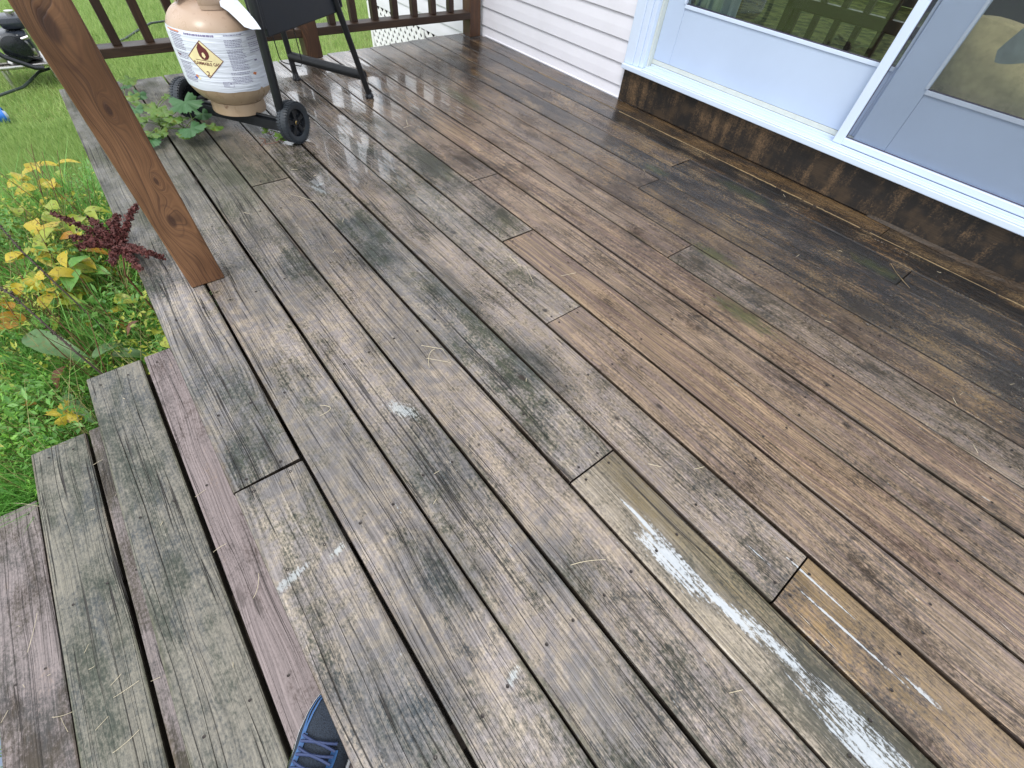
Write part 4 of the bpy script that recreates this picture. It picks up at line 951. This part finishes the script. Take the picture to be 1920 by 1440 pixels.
# dark red seed head
e = empty('dock_seed_head', (-.10, 1.90, GZ), 'dark red spiky dock seed head leaning over the deck edge', 'weed')
DC = Vector((-.010, 1.63, .0)); B0 = Vector((-.10, 1.90, GZ))
MB().tube([(0, 0, 0), Vector((.04, -.12, .40)), Vector((.045,-.2,.62)), DC-B0], [.004, .0035, .003, .0025], 6).build('stem', M_STEMR, e)
def seedspike(p0, p1, r, n, sag=.012):
    V = []; F = []; p0, p1 = Vector(p0), Vector(p1)
    for i in range(n):
        tt = random.random(); c = p0.lerp(p1, tt)+Vector((0, 0, sag*math.sin(math.pi*tt)))
        c += Vector([random.gauss(0, 1) for _ in range(3)])*r*.5*(1-.45*tt)
        s_ = r*random.uniform(.35, .7); b = len(V)
        dd = [Vector([random.gauss(0, 1) for _ in range(3)]).normalized()*s_ for _ in range(4)]
        V += [c+d_ for d_ in dd]; F += [(b, b+1, b+2), (b, b+2, b+3), (b, b+3, b+1), (b+1, b+3, b+2)]
    return V, F
for i, a in enumerate([(-0.124, 1.809, 0.03), (-0.052, 1.826, 0.03), (-0.007, 1.791, 0.03), (0.024, 1.717, 0.03), (0.086, 1.734, 0.03), (-0.091, 1.605, 0.03), (-0.036, 1.494, 0.03), (0.081, 1.48, 0.03), (0.059, 1.444, 0.03), (0.017, 1.444, 0.03), (-0.105, 1.694, 0.03), (-0.044, 1.69, 0.03)]):
    V, F = seedspike(DC-B0, Vector(a)+Vector((0, 0, random.uniform(-.02, .04)))-B0, .0115, 380)
    o = mesh('seed_spike', V, F, M_SEED, e); at = o.data.attributes.new('tone', 'FLOAT', 'POINT'); at.data.foreach_set('value', np.repeat(rng.uniform(0, 1, len(V)//4), 4).astype(np.float32))
# thin dark dry stalks
for pts, lb in (([(-0.413, 2.521, -0.2), (-0.376, 2.342, -0.2), (-0.346, 2.2, -0.22), (-0.299, 2.034, -0.28), (-.25, 1.9, -.5), (-.24, 1.86, GZ)], 'thin dark dry stalk arching above the yellow leaves'),
                ([(-0.427, 2.01, -0.2), (-0.379, 1.878, -0.2), (-0.335, 1.738, -0.22), (-0.294, 1.607, -0.28), (-0.25, 1.50, -0.45), (-.24, 1.46, GZ)], 'dark seed-covered dry stalk hanging over the long dock leaf')):
    b = Vector(pts[-1]); e = empty('dry_stalk', b, lb, 'weed', 'dry stalks in the weeds')
    MB().tube([Vector(p)-b for p in pts], [.002, .0025, .003, .003, .0035, .004], 6).build('stem', M_STEMD, e)
    V = []; F = []
    for q in range(3):
        v_, f_ = seedspike(Vector(pts[q])-b, Vector(pts[q+1])-b, .009, 45, 0); n0 = len(V); V += v_; F += [tuple(i+n0 for i in f) for f in f_]
    o = mesh('seed_clusters', V, F, M_STEMD, e)
# wiry bare stems
e = empty('wiry_stems', (-.32, 2.5, GZ), 'thin reddish wiry stems rising out of the weed patch', 'weed'); m = MB(); mt_ = MB()
for i in range(70):
    x, y = random.uniform(-.60, .0), random.uniform(1.6, 3.1); a = random.uniform(0, 6.28); h = random.uniform(.3, .62); L = random.uniform(.05, .22)
    if x+L*math.cos(a) > -.01: a = math.pi-a
    P0 = Vector((x+.32, y-2.5, 0)); P2 = P0+Vector((L*math.cos(a), L*math.sin(a), h)); m.tube([P0, P0.lerp(P2, .55)+Vector((0, 0, .05)), P2], [.0020, .0016, .0009], 4)
m.build('stem', M_STEMR, e)

# vine lying on the deck
vn = empty('lobed_leaf_vine', (.30, 2.55, .0), 'green lobed-leaf vine sprawling on the deck boards in front of the tank', 'vine')
vl = [((.278, 2.917, .06), .055, 1), ((.254, 2.873, .05), .04, 0), ((.254, 2.676, .07), .045, 1), ((.281, 2.683, .07), .045, 0), ((.266, 2.568, .07), .05, 1), ((.234, 2.52, .07), .05, 0), ((.301, 2.422, .09), .06, 1), ((.32, 2.382, .09), .055, 1), ((.337, 2.33, .08), .05, 1), ((.405, 2.36, .12), .095, 0), ((.375, 2.262, .06), .085, 0), ((.46, 2.269, .05), .05, 1), ((.455, 2.415, .05), .05, 0), ((.238, 2.339, .04), .065, 1), ((.228, 2.431, .05), .05, 1), ((.229, 2.431, .07), .05, 1), ((.374, 2.684, .05), .03, 1), ((.403, 2.65, .06), .035, 1), ((.364, 2.361, .07), .05, 1), ((.225, 2.305, .03), .06, 0), ((.297, 2.456, .05), .05, 1), ((.271, 2.566, .06), .05, 1), ((.384, 2.50, .05), .045, 1), ((.324, 2.4, .05), .05, 1), ((.35, 2.30, .03), .05, 1), ((.27, 2.36, .03), .05, 1)]
sm_ = MB(); stv = [Vector(p) for p in ((0.10, 3.12, -.2), (.215, 3.10, .012), (0.232, 2.95, 0.01), (0.229, 2.853, 0.01), (0.262, 2.731, 0.012), (0.3, 2.63, 0.01), (0.301, 2.451, 0.01), (0.363, 2.40, 0.012), (0.40, 2.33, 0.01))]
sm_.tube([p-vn.location for p in stv], .003, 6)
for p, L, b in vl:
    put_leaf(vn, p, L*.70, 'lobed', M_VLEAF2 if b else M_VLEAF, random.uniform(-2.6, -.4), random.uniform(-.1, .35), random.uniform(-.35, .35))
    q = min(stv[1:], key=lambda s_: (s_-Vector(p)).length); sm_.tube([q-vn.location, (q+Vector(p))/2-vn.location+Vector((0, 0, .01)), Vector(p)-vn.location], .0014, 5)
sm_.build('stem', M_STEMG, vn)
for (p, lb) in (((.651, 2.205, .01), 'small upright green sprout left of the front grill wheel'), ((.668, 2.112, .01), 'tiny bright green sprout touching the front grill wheel')):
    e = empty('vine_sprout', p, lb, 'sprout', 'sprouts by the grill wheel'); sm_ = MB()
    for i in range(6):
        q = Vector(p)+Vector((random.uniform(-.022, .022), random.uniform(-.022, .022), random.uniform(.004, .03))); put_leaf(e, q, random.uniform(.012, .022), 'lobed', M_VLEAF2)
        sm_.tube([(0, 0, -.008), q-Vector(p)], .0009, 4)
    sm_.build('stem', M_STEMR, e)
m = MB(); m.tube([(.60, 2.20, .003), (.615, 2.165, .006), (.60, 2.13, .003), (.63, 2.12, .004), (.66, 2.125, .003)], .0014, 5); m.tube([(.615, 2.165, .005), (.58, 2.12, .003)], .0012, 5)
tag(m.build('dead_vine_twig', M_STEMR), 'thin reddish dead vine twig on the deck beside the grill wheel', 'twig')

# ------------------------------------------------------------------ straws
SL = [[(-0.661, 1.376, -0.553), (-0.61, 1.334, -0.553), (-0.55, 1.25, -0.52)], [(-0.663, 0.859, -0.553), (-0.649, 0.892, -0.553), (-0.633, 0.954, -0.553)], [(-0.632, 0.661, -0.553), (-0.616, 0.647, -0.553), (-0.58, 0.64, -0.55)], [(-0.616, 0.647, -0.553), (-0.607, 0.605, -0.553)], [(-0.454, 0.627, -0.367), (-0.443, 0.627, -0.367)], [(-0.422, 0.564, -0.367), (-0.4, 0.574, -0.367)], [(-0.422, 0.535, -0.367), (-0.395, 0.534, -0.367), (-0.372, 0.536, -0.367)], [(-0.441, 0.431, -0.367), (-0.414, 0.431, -0.367), (-0.391, 0.44, -0.367)], [(-0.074, 0.472, -0.181), (-0.057, 0.482, -0.181), (-0.047, 0.516, -0.181)], [(-0.111, 0.622, -0.181), (-0.082, 0.624, -0.181)], [(0.221, 0.691, 0.003), (0.273, 0.689, 0.003), (0.234, 0.72, 0.003)], [(0.507, 0.672, 0.003), (0.531, 0.725, 0.003), (0.554, 0.721, 0.003)], [(0.839, 0.065, 0.003), (0.865, 0.054, 0.003)], [(0.464, 0.084, 0.003), (0.497, 0.072, 0.003), (0.527, 0.049, 0.003)], [(0.763, 0.138, 0.003), (0.782, 0.114, 0.003)], [(1.22, 2.018, 0.003), (1.245, 2.075, 0.003)], [(1.188, 2.001, 0.003), (1.228, 2.007, 0.003)], [(1.063, 0.765, 0.003), (1.116, 0.75, 0.003)], [(0.536, 1.682, 0.003), (0.586, 1.595, 0.003)], [(0.532, 0.753, 0.003), (0.572, 0.709, 0.003), (0.563, 0.656, 0.003), (0.519, 0.705, 0.003)], [(0.988, 0.943, 0.003), (0.981, 0.878, 0.003)], [(0.965, 0.79, 0.003), (0.996, 0.868, 0.003)]]
def bez(pts, n=8):
    pts = [Vector(p) for p in pts]
    if len(pts) == 2: pts = [pts[0], (pts[0]+pts[1])/2+Vector((random.uniform(-.004, .004), random.uniform(-.004, .004), .001)), pts[1]]
    if len(pts) > 3: return pts
    return [pts[0]*(1-t_)**2+pts[1]*2*t_*(1-t_)+pts[2]*t_*t_ for t_ in [i/n for i in range(n+1)]]
SLAB = ['long pale forked straw bridging the ends of the two lowest steps', 'straight pale straw along the middle of the lowest step', 'bent straw crossing the gap beside the lowest step', 'short straw pointing down from the bent one on the lowest step',
        'tiny straw on the greenish middle step, furthest up', 'short slanting straw on the middle step below the tiny one', 'long slanting straw across the middle step', 'curved straw on the middle step closest to the shoe',
        'hooked straw on the pinkish board of the top step', 'thin straight straw near the gap on the top step', 'sharply hooked straw on the deck near the pale scuff', 'angled straw on the deck left of the green board', 'short straw beside the water streak on the grey board',
        'gently arched straw on the grey plank left of the puddle', 'tiny straw right of the wide plank joint in mid deck', 'short straw on the wet boards by the grill foot', 'straw crossing another near the grill foot',
        'straw on the brown boards right of the green board', 'long straw on the boards below the grill wheel', 'looped straw lying across a gap in mid deck', 'straw on the green board close to its two knots', 'straw lower on the green board beside the brown boards']
for s_, lb in zip(SL, SLAB):
    m = MB(); m.tube(bez([(p[0], p[1], p[2]+.001) for p in s_]), .0005, 5)
    tag(m.build('dry_straw', M_STRAW), lb, 'straw', 'dry straws on deck and steps')
m = MB()
for i in range(40):
    r_ = random.random()
    if r_ < .6: x, y, z = random.uniform(.1, 2.35), random.uniform(-.4, 2.9), .0022
    elif r_ < .75: x, y, z = random.uniform(-.25, -.01), random.uniform(0, 1.3), -.1828
    elif r_ < .9: x, y, z = random.uniform(-.49, -.26), random.uniform(0.2, 1.3), -.3678
    else: x, y, z = random.uniform(-.73, -.51), random.uniform(.5, 1.3), -.5538
    a = random.uniform(0, 6.28); L = random.uniform(.006, .028)
    m.tube([(x, y, z), (x+L*math.cos(a), y+L*math.sin(a), z+.001)], .0005, 4)
tag(m.build('grass_clippings', M_STRAW), 'tiny pale grass clippings scattered over the deck and steps', 'clippings', kind='stuff')

# ------------------------------------------------------------------ small engine, hose, bottle, stone
en = empty('garden_engine', (-.22, 6.05, GZ), 'small black and silver petrol engine machine standing on the lawn', 'engine')
def ep(mb, name, mat): return autosmooth(mb.build(name, mat, en), 40)
ep(MB().bbox(-.26, .26, -.17, .17, .14, .17, .01), 'base_tray', M_CHROME)
for x, y in ((-.2, -.15), (.12, -.15), (-.2, .15)): ep(MB().tube([(x, y, .14), (x, y-.01, 0)], .014, 10), 'leg', M_CHROME)
ep(MB().bbox(-.12, .10, -.11, .12, .171, .36, .03), 'engine_block', M_NAVY)
m = MB(); m.lathe([(0, 0), (.09, 0), (.10, .015), (.09, .05), (.05, .06), (0, .06)], (0, 0, 0), 24); m.v = [(v[0]*1.0-.02, -.11-v[2], v[1]+.27) for v in m.v]; ep(m, 'recoil_cover', M_PLASTIC)
ep(MB().bbox(-.04, .18, -.06, .14, .365, .45, .035), 'fuel_tank', M_NAVY)
m = MB(); m.lathe([(0, .45), (.03, .45), (.032, .475), (0, .48)], (.07, .03, 0), 16); ep(m, 'fuel_cap', M_CHROME)
ep(MB().bbox(-.20, -.125, -.09, .06, .26, .40, .02), 'muffler', M_CHROME)
ep(MB().bbox(.13, .19, -.10, -.03, .18, .23, .015), 'air_filter', M_RED); ep(MB().bbox(-.10, .04, -.135, -.115, .30, .355, .006), 'cover_plate', M_CHROME); ep(MB().bbox(.0, .09, -.13, -.05, .20, .26, .012), 'carburettor', M_CHROME)
ep(MB().bbox(-.24, -.13, -.14, -.06, .175, .24, .015), 'pump_head', M_CHROME)
ep(MB().tube([(.02, -.14, .32), (.10, -.15, .34)], .012, 10), 'spark_plug', M_CHROME)
ep(MB().tube([(-.05, -.13, .29), (.02, -.16, .22), (.10, -.15, .19)], .008, 8), 'fuel_line', M_PLASTIC)
ep(MB().tube([(-.46, -.12, .44), (-.33, -.15, .46), (-.25, -.17, .40), (-.12, -.22, .24), (.02, -.24, .16), (.08, -.24, .15)], .018, 12), 'handle', M_PLASTIC)
ep(MB().tube([(-.46, .12, .44), (-.30, .12, .44), (-.24, .1, .3)], .018, 12), 'handle', M_CHROME)
m = MB(); m.lathe([(.05, -.03), (.10, -.035), (.13, -.02), (.135, 0), (.13, .02), (.10, .035), (.05, .03), (.0, .02)], (0, 0, 0), 32); m.v = [(v[2]+.31, v[1], v[0]+.135) for v in m.v]; ep(m, 'wheel', M_RUBBER)
hs = [(-.75, 5.2), (-0.55, 5.55), (-0.35, 5.767), (-0.278, 5.972), (-0.212, 6.074), (-0.11, 6.134), (0.015, 6.188), (0.158, 6.339), (0.319, 6.55), (0.44, 6.686), (0.587, 6.901), (0.767, 7.147), (0.915, 7.292), (1.128, 7.402), (1.357, 7.419), (1.8, 7.6)]
m = MB(); m.tube([(x, y, GZ+.055+.012*math.sin(i*1.7)) for i, (x, y) in enumerate(hs)], .010, 10)
tag(autosmooth(m.build('garden_hose', M_HOSE)), 'dark garden hose snaking across the lawn behind the railing', 'hose')
bt = empty('plastic_bottle', (-.545, 5.206, GZ+.05), 'blue and white plastic bottle lying on the lawn at the far left', 'bottle')
m = MB(); m.lathe([(0, 0), (.045, 0), (.05, .01), (.05, .13), (.02, .17), (.0, .17)], (0, 0, 0), 20); m.v = [(v[2]-.12, v[1], v[0]) for v in m.v]; autosmooth(m.build('body', M_WHITE, bt))
m = MB(); m.lathe([(.0505, .02), (.0515, .02), (.0515, .09), (.0505, .09)], (0, 0, 0), 20); m.v = [(v[2]-.05, v[1], v[0]) for v in m.v]; autosmooth(m.build('label_band', simple('bright_blue_plastic', (.02, .16, .6), .35), bt))
m = MB(); m.bbox(-1.5, -.748, -.4, .93, GZ-.02, GZ+.035, .012)
bmv = [(v[0]+(.02*math.sin(v[1]*9) if v[0] > -1 else 0), v[1]+.03*math.sin(v[0]*6), v[2]) for v in m.v]; m.v = bmv
tag(m.build('paving_slab', simple('blue_grey_slate', (.16, .20, .29), .5, var=.3, sc=12, bmp=.003)), 'blue-grey stone slab beside the lowest step', 'paving stone')

# ------------------------------------------------------------------ running shoe on the top step
sh = empty('running_shoe', (-.165, .049, -.184), 'dark navy running shoe with bright blue stripes on the top step', 'shoe', rz=R(-50))
# local: +y towards the toe (toe at .235), z up from the tread
def sect(tt):
    """half width, height of the upper, at t from toe (0) to heel (1)"""
    wv = np.interp(tt, [0, .03, .08, .16, .28, .42, .6, .8, .93, 1], [.004, .022, .034, .043, .049, .046, .038, .036, .032, .012])
    hv = np.interp(tt, [0, .04, .1, .2, .32, .45, .6, .75, .9, 1], [.020, .034, .046, .054, .062, .078, .098, .105, .100, .080])
    cx = np.interp(tt, [0, .15, .35, .6, 1], [-.012, -.006, 0, .002, 0]); return float(wv), float(hv), float(cx)
L_ = .29; Y0 = .235
def shoe_surf(dr=0.0, a0=0, a1=math.pi, t0=0.0, t1=1.0, nt=44, na=24, zb=.020):
    V = []; F = []
    for i in range(nt+1):
        tt = t0+(t1-t0)*i/nt; wv, hv, cx = sect(tt)
        for j in range(na+1):
            a = a0+(a1-a0)*j/na
            ca, sa = math.cos(a), math.sin(a); ex = .75
            x = (wv+dr)*math.copysign(abs(ca)**ex, ca); z = zb+(hv-zb+dr)*abs(sa)**.8
            V.append((cx+x, Y0-L_*tt, z))
    F = [(i*(na+1)+j, i*(na+1)+j+1, (i+1)*(na+1)+j+1, (i+1)*(na+1)+j) for i in range(nt) for j in range(na)]
    return V, F
t = NT('navy_knit_mesh'); P = t.tex()['Object']; vv = t.vor(P, 520)['Distance']
M_KNIT = t.out(t.mix(t.ss(vv, .2, .6), (.008, .013, .022), (.022, .034, .055)), .75, t.bump(vv, .0006, .8))
V, F = shoe_surf(); autosmooth(mesh('upper', V, F, M_KNIT, sh), 60)
M_SBLUE = simple('bright_blue_overlay', (.04, .12, .30), .45, var=.15); M_LACE = simple('slate_blue_lace', (.035, .055, .14), .7, var=.2, sc=300); M_LIME = simple('lime_accent', (.55, .75, .15), .5); M_SOLE = simple('white_midsole_foam', (.72, .76, .80), .5); M_OUT = simple('black_outsole', (.02, .02, .025), .6)
# midsole: wider band
V = []; F = []; n = 60
for z, dr in ((.002, .0015), (.006, .004), (.018, .005), (.024, .0025)):
    for i in range(n):
        s_ = i/n*2; tt = s_ if s_ <= 1 else 2-s_; sg = 1 if s_ <= 1 else -1
        wv, hv, cx = sect(tt); V.append((cx+sg*(wv+dr), Y0-L_*tt+(dr if tt < .02 else 0), z))
for k in range(3):
    for i in range(n): F.append((k*n+i, k*n+(i+1) % n, (k+1)*n+(i+1) % n, (k+1)*n+i))
F.append(tuple(range(n)))
autosmooth(mesh('midsole', V, F, M_SOLE, sh), 50)
def band(name, mat, path, wd, dr):
    """strip on the upper following (t, angle) points"""
    V = []; F = []; pts = []
    for (ta, aa), (tb, ab) in zip(path, path[1:]):
        for k in range(6): pts.append((ta+(tb-ta)*k/6, aa+(ab-aa)*k/6))
    pts.append(path[-1])
    for i, (tt, a) in enumerate(pts):
        j = min(i+1, len(pts)-1); q = max(i-1, 0); dt, da = (pts[j][0]-pts[q][0])*L_, (pts[j][1]-pts[q][1])*.045
        ln = math.hypot(dt, da)+1e-9; nt_, na_ = -da/ln, dt/ln
        for s_ in (-1, 1):
            t2, a2 = tt+s_*nt_*wd/2/L_, a+s_*na_*wd/2/.045; wv, hv, cx = sect(max(0, min(1, t2))); ca, sa = math.cos(a2), math.sin(a2)
            V.append((cx+(wv+dr)*math.copysign(abs(ca)**.75, ca), Y0-L_*t2, .020+(hv-.020+dr)*abs(sa)**.8))
    F = [(2*i, 2*i+1, 2*i+3, 2*i+2) for i in range(len(pts)-1)]
    return mesh(name, V, F, mat, sh, (0, 0, 0), True)
PI = math.pi
band('side_stripe', M_SBLUE, [(.035, PI*.72), (.10, PI*.80), (.18, PI*.78), (.26, PI*.72), (.30, PI*.69)], .006, .0015)
band('side_stripe', M_SBLUE, [(.035, PI*.62), (.09, PI*.70), (.16, PI*.70), (.22, PI*.70), (.28, PI*.68)], .005, .0015)
band('eyestay', M_SBLUE, [(.26, PI*.67), (.36, PI*.68), (.48, PI*.66), (.62, PI*.64)], .012, .002)
band('eyestay', M_SBLUE, [(.30, PI*.33), (.40, PI*.32), (.62, PI*.36)], .012, .002)
band('toe_cap', M_NAVY, [(.012, PI*.98), (.02, PI*.5), (.012, PI*.02)], .012, .001)
band('accent', M_LIME, [(.33, PI*.965), (.45, PI*.96)], .005, .003)
for i, tt in enumerate((.27, .33, .39, .45, .51)):
    wv, hv, cx = sect(tt)
    for (a0_, a1_, t2) in ((.68, .33, tt+.035), (.33, .68, tt+.03)):
        pts = []
        for k in range(9):
            q = k/8; a = PI*(a0_+(a1_-a0_)*q); t3 = tt+(t2-tt)*q; wv, hv, cx = sect(t3); ca, sa = math.cos(a), math.sin(a)
            pts.append((cx+(wv+.003)*math.copysign(abs(ca)**.75, ca), Y0-L_*t3, .020+(hv-.020+.0045)*abs(sa)**.8))
        MB().tube(pts, .0024, 6).build('lace', M_LACE, sh)
